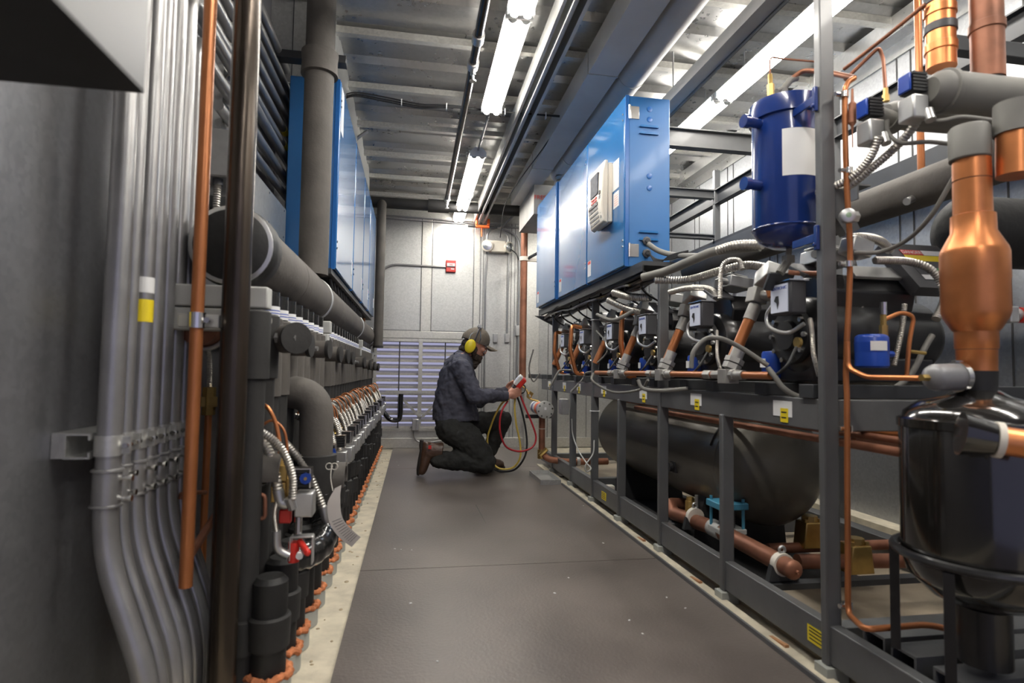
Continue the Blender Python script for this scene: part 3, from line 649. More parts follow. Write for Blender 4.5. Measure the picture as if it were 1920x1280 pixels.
# foreground valve set with blue coil face, red lever valve
def near_valve(y, label):
    t = valve_set(y, label=label); o = ROOT[t.name]; P = lambda a, b, c: o+Vector((a, b, c))
    MB().prism([(.015,0),(.0106,.0106),(0,.015),(-.0106,.0106),(-.015,0),(-.0106,-.0106),(0,-.015),(.0106,-.0106)], P(.001, -.030, .046), X_, Z_, Y_*-.002).build('blue_plate', 'blueb', t, smooth=False)
    MB().cyl(P(.001, -.032, .046), P(.001, -.036, .046), .004, n=12).build('coil_screw', 'brass', t)
    return t
t = near_valve(1.60, 'nearest solenoid valve, blue-faced coil above red lever valve'); o = ROOT[t.name]
tv = thing('lever_valve', 'small valve with red handle in a steel bracket', 'valve', o+Vector((-.018, 0, -.16)))
P = lambda a, b, c: o+Vector((a-.006, b-.01, c))
MB().ob(P(0,0,-.105), (.055,.03,.004)).ob(P(-.0275,0,-.135), (.003,.03,.06)).ob(P(.0275,0,-.14), (.003,.03,.07)).build('bracket', 'zinc', tv, bevel=.001)
MB().cyl(P(-.006,-.0,-.118), P(.02,-.035,-.138), .0085, n=12).ell(P(.02,-.035,-.138), (.0085,.0085,.0085), 10).build('red_handle', 'red', tv)
MB().cyl(P(-.02,0,-.17), P(-.02,0,-.12), .014, n=12).build('valve_body', 'red', tv)
MB().cyl(P(.0,-.022,-.145), P(.0,-.034,-.147), .009, n=12).build('gauge_face', 'white', tv)
f = MB(); flexmb(f, spline([P(-.055,-.01,.03), P(-.066,-.02,-.04), P(-.06,-.02,-.09)], 8), .006, .006, 10); f.build('small_flex_conduit', 'flex', tv)
MB().tube(spline([P(-.06,-.02,-.085), P(-.055,-.02,-.13), P(-.03,-.015,-.15)], 6), .011, 12).build('connector', 'zinc', tv)
MB().ob(P(-.045,.01,-.055), (.03,.02,.035)).build('red_block', 'red', tv, bevel=.003)
t = near_valve(2.08, 'second solenoid valve with paper tag hung beside it'); o = ROOT[t.name]
# paper tag on string
tg = thing('paper_tag', 'crumpled white printed paper tag hanging from a string', 'tag', o+Vector((.0,-.04,-.25)))
p0 = at(618, 918, Y=2.0); rings = []
prof = [at(634, 912, Y=1.885), at(626, 940, Y=1.88), at(630, 975, Y=1.875), at(648, 1000, Y=1.86), at(668, 1016, Y=1.84)]
wid = [.022, .040, .042, .046, .042]; dirs = [Vector((.8,0,.4)), Vector((.97,0,.25)), Vector((.92,-.1,.38)), Vector((.75,-.2,.62)), Vector((.62,-.2,.72))]
vs = []; pr = spline(prof, 6); nn = len(pr)
for k, p in enumerate(pr):
    u = k/(nn-1)*4; j = min(3, int(u)); fr = u-j; w = wid[j]*(1-fr)+wid[j+1]*fr; d = (dirs[j]*(1-fr)+dirs[j+1]*fr).normalized()
    vs += [p-d*w*.5, p+d*w*.5]
m = MB(); m.add(vs+[v+Vector((0,.0006,0)) for v in vs], [(2*k,2*k+1,2*k+3,2*k+2) for k in range(nn-1)]+[(2*nn+2*k+2,2*nn+2*k+3,2*nn+2*k+1,2*nn+2*k) for k in range(nn-1)]); m.build('sheet', 'paper', tg)
ln = MB()
for k in range(nn//2, nn-2):
    a = pr[k]; u = k/(nn-1)*4; j = min(3, int(u)); fr = u-j; d = (dirs[j]*(1-fr)+dirs[j+1]*fr).normalized(); ln.tube([a-d*.012+Vector((0,-.001,0)), a+d*.018+Vector((0,-.001,0))], .0006, 4)
ln.build('printed_lines', 'dkgrey', tg)
MB().tube(spline([at(622, 872, Y=1.90), at(620, 895, Y=1.89), at(624, 920, Y=1.88)], 6), .0016, 6).torus(at(617, 874, Y=1.90), Y_, .010, .0014, 16, 6).torus(at(627, 874, Y=1.90), Y_, .010, .0014, 16, 6).build('string', 'string', tg)
# ---------------- insulated elbow and hoods
e0, e1, e2 = at(532, 748, Y=2.0), at(592, 752, Y=2.0), at(592, 852, Y=2.0)
t = thing('insulated_elbow', 'thick grey insulated elbow curving down beside the riser row', 'pipe', (e2.x, 2.0, .3))
e0 = e0+Vector((-.04, .02, .03)); p = fillet([e0, e1+Vector((.004,0,.02)), e2], .12, 14)
MB().tube(p, .054, 28).build('elbow', 'foam', t)
MB().lathe([(.066,-.12),(.068,-.1),(.067,0),(.056,.002)], e2, Z_, 28).build('socket', 'foamc', t)
for k, (a, b, yy, r) in enumerate(((504, 884, 1.615, .054), (628, 898, 2.02, .056))):
    c = at(a, b, Y=yy); t = thing('insulation_hood', ['rounded grey insulation hood behind the nearest solenoid valve','rounded grey insulation hood behind the paper tag'][k], 'insulation', c-Vector((.05,0,r)))
    m = MB(); R0, R1 = r, r-.012; n = 22; vs = []; x0, x1 = c.x-.10, c.x+.035
    for x in (x0, x1):
        for q in (R0, R1):
            for j in range(n+1):
                th = -.35+(PI+.7)*j/n; vs.append((x, c.y+q*math.cos(th), c.z+q*math.sin(th)))
    N = n+1; fs = []
    for j in range(n): fs += [(j,j+1,2*N+j+1,2*N+j), (N+j,N+j+1,3*N+j+1,3*N+j), (j,j+1,N+j+1,N+j), (2*N+j,2*N+j+1,3*N+j+1,3*N+j)]
    m.add(vs, fs); m.build('hood', 'foam', t)
    MB().ell(c+Vector((-.04,0,-.01)), (.05, R1-.004, R1-.006), 18).build('core', 'tape', t)
# shiny taped trap
tr = spline([at(606, 962, Y=1.98), at(608, 992, Y=1.95), at(598, 1022, Y=1.88), at(565, 1042, Y=1.80), at(535, 1048, Y=1.76)], 8)
t = thing('taped_elbow', 'shiny black taped pipe bend below the red lever valve', 'pipe', (tr[-1].x, 1.8, .2))
MB().tube(tr, lambda k: .043+.0018*math.sin(k*1.7), 24).ell(tr[-1], (.044,.044,.044), 16).build('bend', 'tape', t)
# small copper loops near the first valve
pipe_thing('copper_loop', spline([at(448, 782, Y=1.72), at(462, 765, Y=1.68), at(480, 758, Y=1.64), at(500, 762, Y=1.60), at(516, 790, Y=1.60), at(524, 830, Y=1.60), at(525, 868, Y=1.60)], 8), .0052, 'copper', 'tall hooked copper tube above the nearest solenoid valve', 'pipe')
c = at(525, 885, Y=1.60); t = thing('expansion_valve', 'brass block valve under the hooked copper tube', 'valve', c-Vector((0,0,.05)))
MB().ob(c, (.042,.036,.04)).ob(c+Vector((0,0,-.05)), (.036,.03,.05)).build('body', 'brass', t, bevel=.002); MB().cyl(c+Vector((0,0,.02)), c+Vector((0,0,.05)), .014, .007, n=8).build('nut', 'brass', t)
pipe_thing('copper_loop', fillet([at(447, 927, Y=1.56), at(497, 927, Y=1.56), at(497, 972, Y=1.56), at(476, 972, Y=1.56), at(472, 945, Y=1.56), at(463, 945, Y=1.56)], .012), .005, 'copperd', 'small bent copper drain tube beside the brass valve', 'pipe')
c = at(620, 900, Y=2.06); t = thing('expansion_valve', 'brass block valve behind the paper tag', 'valve', c-Vector((0,0,.05)))
MB().ob(c, (.045,.04,.07)).build('body', 'brass', t, bevel=.002); MB().cyl(c+Vector((0,0,.035)), c+Vector((0,0,.07)), .016, .009, n=8).build('nut', 'brass', t)
pipe_thing('copper_loop', spline([at(597, 825, Y=2.1), at(602, 812, Y=2.08), at(612, 809, Y=2.07), at(619, 822, Y=2.06), at(620, 865, Y=2.06)], 8), .0052, 'copper', 'hooked copper tube above the paper tag', 'pipe')
# long flex conduits in front
f = MB(); flexmb(f, spline([at(466, 790, Y=1.66), at(482, 812, Y=1.62), at(505, 850, Y=1.60), at(516, 890, Y=1.58), at(522, 925, Y=1.58)], 8), .0135, .012, 14)
tag(f.build('flexible_conduit', 'flex'), 'thick ribbed metal conduit curving down beside the iron pipe', 'conduit')
f = MB(); flexmb(f, spline([at(528, 825, Y=2.0), at(548, 845, Y=1.96), at(575, 880, Y=1.94), at(595, 925, Y=1.93), at(606, 955, Y=1.93)], 8), .0135, .012, 14)
tag(f.build('flexible_conduit', 'flex'), 'ribbed metal conduit curving down to the paper tag', 'conduit')
MBc = MB().tube(spline([at(606, 950, Y=1.93), at(612, 975, Y=1.93), at(620, 990, Y=1.95)], 5), .014, 12); tag(MBc.build('conduit_connector', 'zinc'), 'grey conduit elbow fitting under the ribbed conduit by tag', 'fitting')
MBc = MB().tube(spline([at(521, 918, Y=1.58), at(528, 942, Y=1.58), at(545, 945, Y=1.58)], 5), .014, 12); tag(MBc.build('conduit_connector', 'zinc'), 'grey conduit elbow fitting beside the blue-faced coil', 'fitting')
f = MB(); flexmb(f, [at(528, 798, Y=2.2), at(560, 806, Y=2.15)], .012, .011, 14); tag(f.build('flexible_conduit', 'flex'), 'short ribbed conduit showing under the insulated elbow', 'conduit')
# drain pipe at far end of the row
pipe_thing('drain_pipe', fillet([(-.30, 5.82, .40), (-.22, 5.82, .30), (-.13, 5.82, .30), (-.12, 5.82, .37), (-.12, 5.82, .56)], .05), .024, 'tape', 'black bent pipe end in front of the louvre window', 'pipe')
# ---------------- upper wall services
for k in range(9):
    z = 1.62+.072*k
    if k in (1, 2): continue
    b = MB().cyl((XL+.075, -1.2 if k > 2 else 1.9, z), (XL+.075, 3.6, z), .017 if k != 8 else .021, n=12)
    tag(b.build('wall_conduit', 'cond'), 'long galvanised conduit on the left wall, %s from the bottom' % (['lowest','','','fourth','fifth','sixth','seventh','eighth','topmost'][k]), 'conduit', 'stacked conduits on the left wall')
for px, py in ((538, 240), (537, 262)):
    c = at(px, py, X=XL+.093); zz = 1.62+.072*round((c.z-1.62)/.072)
    tag(MB().lathe([(.0178,0),(.0178,.05)], (XL+.075, c.y, zz), Y_, 14).build('yellow_sticker', 'yellow'), ['upper','lower'][py>250]+' yellow sticker wrapped on a left wall conduit', 'sticker')
for k, y in enumerate((2.0, 2.95)):
    t = thing('conduit_rack', ['near','far'][k]+' upright strut holding the stacked wall conduits', 'strut', (XL+.02, y, 1.55), 'conduit racks')
    MB().box(XL+.001, XL+.055, y, y+.04, 1.55, 2.25).build('upright', 'strut', t, smooth=False)
    s = MB()
    for j in range(9): s.torus((XL+.075, y+.02, 1.62+.072*j), Y_, .0195, .004, 16, 6)
    each(s, 'clamp', 'chrome', t)
t = thing('wireway', 'flat galvanised wireway trough on wall below the stacked conduits', 'wireway', (-.58, 2.3, 1.36))
MB().box(XL+.001, -.575, 1.95, 2.66, 1.345, 1.50).build('trough', 'strut', t, bevel=.003)
MB().box(-.575, -.572, 2.0, 2.64, 1.35, 1.495).build('cover', 'strut', t, bevel=.001)
s = MB()
for y in (2.08, 2.34, 2.6):
    for z in (1.365, 1.48): s.cyl((-.572, y, z), (-.569, y, z), .005, n=8)
each(s, 'screw', 'chrome', t)
a, b = at(372, 238, Y=1.85), at(432, 332, Y=1.85)
t = thing('junction_box', 'square grey junction box behind the copper riser and iron pipe', 'junction box', (a.x+.05, 1.9, b.z))
MB().box(a.x, b.x, 1.85, 1.95, b.z, a.z).build('box', 'zinc', t, bevel=.004); MB().box(a.x+.003, b.x-.003, 1.846, 1.85, b.z+.003, a.z-.003).build('cover', 'zinc', t, bevel=.001)
f = MB(); flexmb(f, [at(408, 345, Y=1.88), at(405, 400, Y=1.88)], .011, .011, 12); f.build('flex_conduit', 'flex', t); MB().cyl(at(409, 332, Y=1.88), at(408, 347, Y=1.88), .015, n=12).build('connector', 'dkgrey', t)
# big grey riser with collar
gx, gy = -.425, 2.50
t = thing('insulated_riser', 'tall thick grey insulated pipe with flared collar standing on header', 'pipe', (gx, gy, 1.2))
MB().lathe([(.060,hz+hr-.02),(.060,ZC-.028)], (gx, gy, 0), n=32).build('pipe', 'foam', t)
c = at(603, 120, Y=gy).z
MB().lathe([(.062,-.055),(.076,-.052),(.073,0),(.076,.045),(.062,.05)], (gx, gy, c), n=32).build('collar', 'foam', t)
# small copper bits behind left cabinets
pipe_thing('copper_elbow', fillet([(-.44, 4.95, 1.05), (-.44, 4.95, 1.32), (-.38, 4.95, 1.36)], .04), .03, 'copperp', 'copper pipe showing under far end of left cabinets', 'pipe')
# ---------------- left blue cabinets
def cab(y0, y1, z0, z1, xf, xb, label, group, side, name='electrical_cabinet', near=False):
    t = thing(name, label, 'electrical cabinet', ((xf+xb)/2, (y0+y1)/2, z0), group)
    sg = 1 if xf > xb else -1; d = xf-sg*.022
    MB().box(min(xb,d), max(xb,d), y0, y1, z0, z1).build('body', 'blueside', t, bevel=.004)
    MB().box(min(d+sg*.001,xf), max(d+sg*.001,xf), y0+.004, y1-.004, z0+.004, z1-.004).build('door', 'blue', t, bevel=.004)
    e = MB().box(min(d,xf-sg*.004), max(d,xf-sg*.004), y0-.004, y0+.0035, z0, z1); e.build('door_edge', 'rim', t, smooth=False)
    s = MB()
    for z in (z0+.10, z1-.12, z0+.13, z1-.09): s.cyl((xf, y0+.02, z), (xf+sg*.004, y0+.02, z), .005, n=8)
    each(s, 'screw', 'chrome', t)
    return t
LC = [(2.69, 3.40), (3.42, 4.02), (4.04, 4.55), (4.57, 5.15)]
for k, (a, b) in enumerate(LC):
    t = cab(a, b, 1.25, 2.13, -.36, -.585, ['nearest blue cabinet on the left, behind tall grey pipe','second blue cabinet of the left row','third blue cabinet of the left row','farthest blue cabinet of the left row'][k], 'left blue cabinets', 1)
    if k == 0:
        for z in (2.02, 1.36):
            MB().box(-.45, -.40, a-.006, a, z-.04, z+.04).cyl((-.40, a-.008, z-.04), (-.40, a-.008, z+.04), .006, n=8).build('hinge', 'chrome', t)
        MB().box(-.36, -.3585, 2.72, 2.80, 1.90, 2.14-.03).build('paper_notice', 'white', t, smooth=False)
    MB().box(-.36, -.3585, b-.07, b-.03, 1.33, 1.41).build('warning_sticker', 'white', t, smooth=False)
    text('!', .03, (-.3580, b-.05, 1.385), -Y_, Z_, 'red', 'warning_print', t)
tag(MB().box(-.585, -.375, 2.66, 5.15, 1.225, 1.249).build('cabinet_shelf', 'steel2', smooth=False), 'dark steel shelf under the left row of blue cabinets', 'shelf')
# loose black cables hanging below the left cabinets
for k in range(14):
    y = 2.80+k*.12; z0 = 1.225
    b = MB().tube(spline([(-.40, y, z0), (-.395, y+.03, z0-.06), (-.42, y+.08+rs.uniform(-.02,.02), z0-.11), (-.50, y+.12, z0-.02)], 6), .009, 8)
    tag(b.build('hanging_cable', 'blackm'), 'black cable looping below left cabinets, %s from camera' % ORD[k], 'cable', 'cables looping under the left cabinets')
# ================================================================ RIGHT SIDE
XF = 1.10; PW = .045; PD = .026
t = thing('equipment_rack', 'long grey steel rack frame carrying the compressors and blue cabinets', 'rack', (1.11, 3.1, 0)); RK = t
def post(y, z1, x=XF, m='steel', z0=.03): return MB().box(x, x+PW, y, y+PD, z0, z1).build('post', m, RK, bevel=.004)
post(1.405, ZC-.03)
for y, z in ((1.93, .655), (2.47, 1.27), (3.0, .655), (3.47, 1.27), (3.97, .655), (4.52, 1.27)): post(y, z)
for y in (1.93, 2.47, 3.0, 3.47, 3.97, 4.52, 1.405): MB().box(XF-.012, XF+PW+.01, y-.012, y+PD+.012, -.012, .03).build('foot_plate', 'collar', RK, bevel=.002)
for y in (1.405, 2.47, 3.6, 4.9): post(y, 2.2, 2.0)
def beam(x0, x1, y0, y1, z0, z1, m='steel', nm='beam'): return MB().box(x0, x1, y0, y1, z0, z1).build(nm, m, RK, bevel=.003)
beam(1.108, 1.140, 1.435, 4.95, .648, .735, nm='mid_beam')
beam(1.146, 1.93, 1.41, 1.44, .648, .735, nm='mid_beam')
beam(1.108, 1.142, .3, 4.95, .035, .135, nm='base_rail')
beam(1.93, 2.0, .3, 4.95, .035, .135, nm='base_rail')
beam(1.93, 2.0, .3, 4.95, .648, .735, nm='mid_beam')
for y in (1.42, 2.5, 3.6, 4.7): beam(1.141, 1.929, y, y+.05, .06, .12, nm='cross_beam')
for k in range(8):
    y = 1.50+.54*k-.05
    for dy in (.0, .22): 
        MB().box(1.10, 1.95, y+dy, y+dy+.06, .736, .775).build('mounting_rail', 'steel2', RK, bevel=.002)
# upper beams
for (y, z0, z1, x0, x1) in ((2.76, 1.985, 2.085, 1.245, 2.0), (3.6, 2.0, 2.06, 1.25, 2.0), (3.6, 1.72, 1.75, 1.25, 2.0)):
    h = MB(); h.box(x0, x1, y, y+.05, z1-.006, z1).box(x0, x1, y, y+.05, z0, z0+.006).box(x0, x1, y+.022, y+.028, z0+.006, z1-.006); h.build('cross_beam', 'steel', RK, smooth=False)
h = MB(); h.box(2.0, 2.05, .3, 4.95, 2.054, 2.06).box(2.0, 2.05, .3, 4.95, 1.96, 1.966).box(2.022, 2.028, .3, 4.95, 1.966, 2.054); h.build('side_beam', 'steel2', RK, smooth=False)
h = MB(); h.box(2.0, 2.05, .3, 4.95, 1.70, 1.706).box(2.0, 2.006, .3, 4.95, 1.63, 1.70); h.build('side_beam', 'steel2', RK, smooth=False)
a = at(1283, 487, X=1.38); b = at(1421, 407, X=1.38)
h = MB(); h.box(1.38, 1.386, 1.6, 3.4, a.z-.03, a.z+.02).box(1.386, 1.43, 1.6, 3.4, a.z+.014, a.z+.02); h.build('cable_rail', 'steel', RK, smooth=False)
beam(1.62, 1.98, 1.49, 1.53, 1.82, 1.87, 'steel2', 'cross_beam')
# knee brace at the big post
h = MB(); h.prism([(0,0),(.045,0),(.10,-.11),(.06,-.13),(0,-.05)], at(1552, 352, Y=1.41)-Vector((.0,0,0)), X_, Z_, Y_*.03); h.build('knee_brace', 'steel', RK, smooth=False)
# labels on mid beam
for k, px in enumerate((1030, 1058, 1085, 1132, 1206, 1305, 1467)):
    c = at(px, 745 if px > 1200 else 737, X=1.1075)
    q = MB().box(1.1065, 1.1078, c.y-.045, c.y+.045, .675, .722); lo = q.build('label', 'white', RK, smooth=False)
    q = MB().box(1.1055, 1.1065, c.y-.028, c.y+.008, .658, .700); q.build('yellow_label', 'yellow', lo, smooth=False)
    q = MB().box(1.105, 1.1055, c.y-.022, c.y+.003, .686, .690).box(1.105, 1.1055, c.y-.02, c.y+.003, .670, .674); q.build('print_line', 'ink', lo, smooth=False)
for px, py, w in ((1528, 1196, .05), (1131, 945, .05)):
    c = at(px, py, X=1.1075); q = MB().box(1.1065, 1.1075, c.y-w, c.y+w*.6, .06, .105).build('warning_label', 'yellow', RK, smooth=False)
    q = MB()
    for z in (.068, .078, .088, .097): q.box(1.106, 1.1065, c.y-w+.008, c.y+w*.6-.008, z, z+.003)
    q.build('print_line', 'ink', RK, smooth=False)
# curb angle at edge of walkway, shims
tag(MB().box(1.052, 1.0605, .2, 4.02, -.001, .014).build('floor_angle', 'steel', smooth=False), 'grey steel angle edging the walkway in front of the rack', 'angle')
for k, (p, q) in enumerate(((1316, 1072), (1478, 1180), (1210, 1000))):
    c = at(p, q, Z=.02); s = MB(); s.prism([(0,0),(.16,0),(.16,.008),(0,.024)], (1.085, c.y-.08, -.010), Y_, Z_, X_*.013)
    tag(s.build('wood_shim', 'wood', smooth=False), ['reddish wood shim under the rack rail, second from camera','reddish wood shim under the rack rail nearest camera','reddish wood shim under the rack rail, farthest one'][k], 'shim')
dk = MB().box(1.160, 1.925, .3, 4.9, -.011, .034); tag(dk.build('rack_deck', 'deck', smooth=False), 'dusty brown deck sheet inside the base of the rack', 'deck')
# hollow steel tubes lying in the near corner
for k, (y, x0) in enumerate(((1.31, 1.155), (1.215, 1.15), (1.105, 1.155), (.99, 1.155))):
    m = MB(); z0, z1, w = .070, .158, .036; th = .006
    for q in ((y-w, y+w, z1-th, z1), (y-w, y+w, z0, z0+th), (y-w, y-w+th, z0+th, z1-th), (y+w-th, y+w, z0+th, z1-th)): m.box(x0, 1.92, *q)
    tag(m.build('steel_tube', 'steel', smooth=False), 'hollow rectangular steel tube on deck, %s' % ['farthest of four by the big post','third from the camera side','second from the camera side','closest to the camera'][k], 'steel tube', 'hollow tubes under the black vessel')
# ---------------- blue cabinets
RC = [(2.66, 3.275, 1.0), (3.285, 3.985, 1.0), (4.0, 4.65, .985)]
for k, (a, b, x) in enumerate(RC):
    t = cab(a, b, 1.32, 2.175, x, 1.238, ['nearest blue cabinet on the right, carrying the beige controller','middle plain blue cabinet of the right row','farthest blue cabinet of the right row'][k], 'right blue cabinets', -1)
    if k == 0:
        for z in (2.09, 1.40):
            h = MB().box(x+.024, x+.075, a-.004, a, z-.032, z+.032).build('hinge', 'chrome', t, bevel=.001); MB().cyl((x+.024, a-.008, z-.034), (x+.024, a-.008, z+.034), .006, n=10).build('hinge_pin', 'chrome', h)
        for i, (z0) in enumerate((2.02, 1.985, 1.49, 1.452)):
            g = MB(); g.prism([(0,0),(.10,0),(.094,.010),(.006,.010)], (x+.075, a, z0), X_, Z_, Y_*-.010); g.build('louvre', 'blue', t, smooth=False)
        s = MB()
        for z in (2.115, 2.062, 1.775, 1.715): s.lathe([(.014,0),(.014,.002),(.010,.003),(0,.003)], (x+.13, a, z), -Y_, 18)
        each(s, 'knockout', 'rim', t)
        # door furniture
        p = at(1155, 330, X=x); MB().box(x-.0015, x, p.y-.045, p.y+.055, p.z-.07, p.z+.08).build('paper_notice', 'white', t, smooth=False)
        q = at(1157, 355, X=x); lb = MB().box(x-.0015, x, p.y-.045, p.y+.035, p.z-.165, p.z-.085).build('printed_notice', 'white', t, smooth=False)
        w = MB()
        for i in range(5): w.box(x-.002, x-.0015, p.y-.035, p.y+.02, p.z-.105-i*.012, p.z-.103-i*.012)
        w.build('print_line', 'orangep' , lb, smooth=False)
        # controller
        c = thing('controller', 'beige keypad controller with screen mounted on blue cabinet door', 'controller', (x, 3.0, 1.7)); y1 = at(1107, 360, X=.945).y; y0 = at(1135, 360, X=.955).y; z1 = at(1132, 302, X=.955).z; z0 = at(1132, 420, X=.955).z
        MB().box(x-.030, x-.0005, y0+.01, y1-.01, z0+.01, z1-.01).build('back_box', 'beige', c, bevel=.006)
        MB().prism([(x-.030, z0+.0), (x-.052, z0+.012), (x-.066, z0+.10), (x-.060, z1-.06), (x-.048, z1), (x-.030, z1)], (0, y0, 0), X_, Z_, Y_*(y1-y0)).build('front_shell', 'beige', c, bevel=.006)
        MB().ob((x-.0615, (y0+y1)/2+.012, z1-.105), (.012, (y1-y0)*.55, .115)).build('screen', 'screen', c, bevel=.002)
        kp = MB(); n = 0
        for i in range(5):
            for j in range(6): kp.ob((x-.067+i*.0035-.000, y0+.075+j*.026, z1-.215-i*.022), (.006, .021, .015))
        kk = each(kp, 'key', 'dkgrey', c, smooth=False)
        kr = MB()
        for i in range(2):
            for j in range(4): kr.ob((x-.067, y0+.09+j*.024, z1-.178-i*.016), (.005, .013, .008))
        each(kr, 'red_key', 'red', c, smooth=False)
        kb = MB()
        for i in range(6): kb.ob((x-.066+i*.0022, y0+.035, z1-.165-i*.025), (.006, .02, .016))
        each(kb, 'side_key', 'dkgrey', c, smooth=False)
        MB().cyl((x-.058, y0+.035, z1-.08), (x-.052, y0+.035, z1-.08), .010, n=14).build('badge', 'ink', c)
    for yy in ((b-.08,) if k else (b-.05,)):
        lb = MB().box(x-.0015, x, yy-.03, yy+.03, 1.36, 1.45).build('warning_sticker', 'white', t, smooth=False); MB().box(x-.002, x-.0015, yy-.025, yy+.025, 1.43, 1.447).build('sticker_band', 'red', lb, smooth=False)
sh = thing('cabinet_shelf', 'dark steel shelf and wiring trough under the right blue cabinets', 'shelf', (1.1, 3.6, 1.27))
MB().box(1.03, 1.26, 2.50, 4.75, 1.298, 1.318).build('tray', 'steel2', sh, smooth=False); MB().box(1.03, 1.036, 2.50, 4.75, 1.27, 1.298).build('lip', 'black', sh, smooth=False)
h = MB(); h.prism([(0,0),(.25,0),(.25,-.10),(.20,-.10)], (1.0, 4.75, 1.27), X_, Z_, Y_*.02); tag(h.build('shelf_bracket', 'steel', smooth=False), 'triangular grey bracket at far end under the blue cabinets', 'bracket')
# wire bundles along shelf underside
rq = random.Random(5)
for k in range(5):
    pts = [Vector((1.045+.035*k+rq.uniform(-.008,.008), 2.52+.2*i, 1.282-.016*(k%3)-rq.uniform(0,.022))) for i in range(12)]
    pipe_thing('wiring_harness', spline(pts, 5), .010+.003*(k%2), ['blackm','tape','dkgrey','blackm','tape'][k], 'dark wire harness strung under the right cabinet shelf, %s from the aisle' % ORD[k], 'cable', n=8, group='wire harnesses under the right cabinets')
for k in range(9):
    y = 2.62+.22*k; m = MB().tube(spline([(1.09, y, 1.27), (1.085, y+.03, 1.225), (1.13, y+.06, 1.19), (1.22, y+.08, 1.15)], 6), .006, 8)
    tag(m.build('drop_cable', 'tape'), 'thin black cable dropping from shelf to a compressor, %s from camera' % ORD[k], 'cable', 'cables dropping to the compressors')
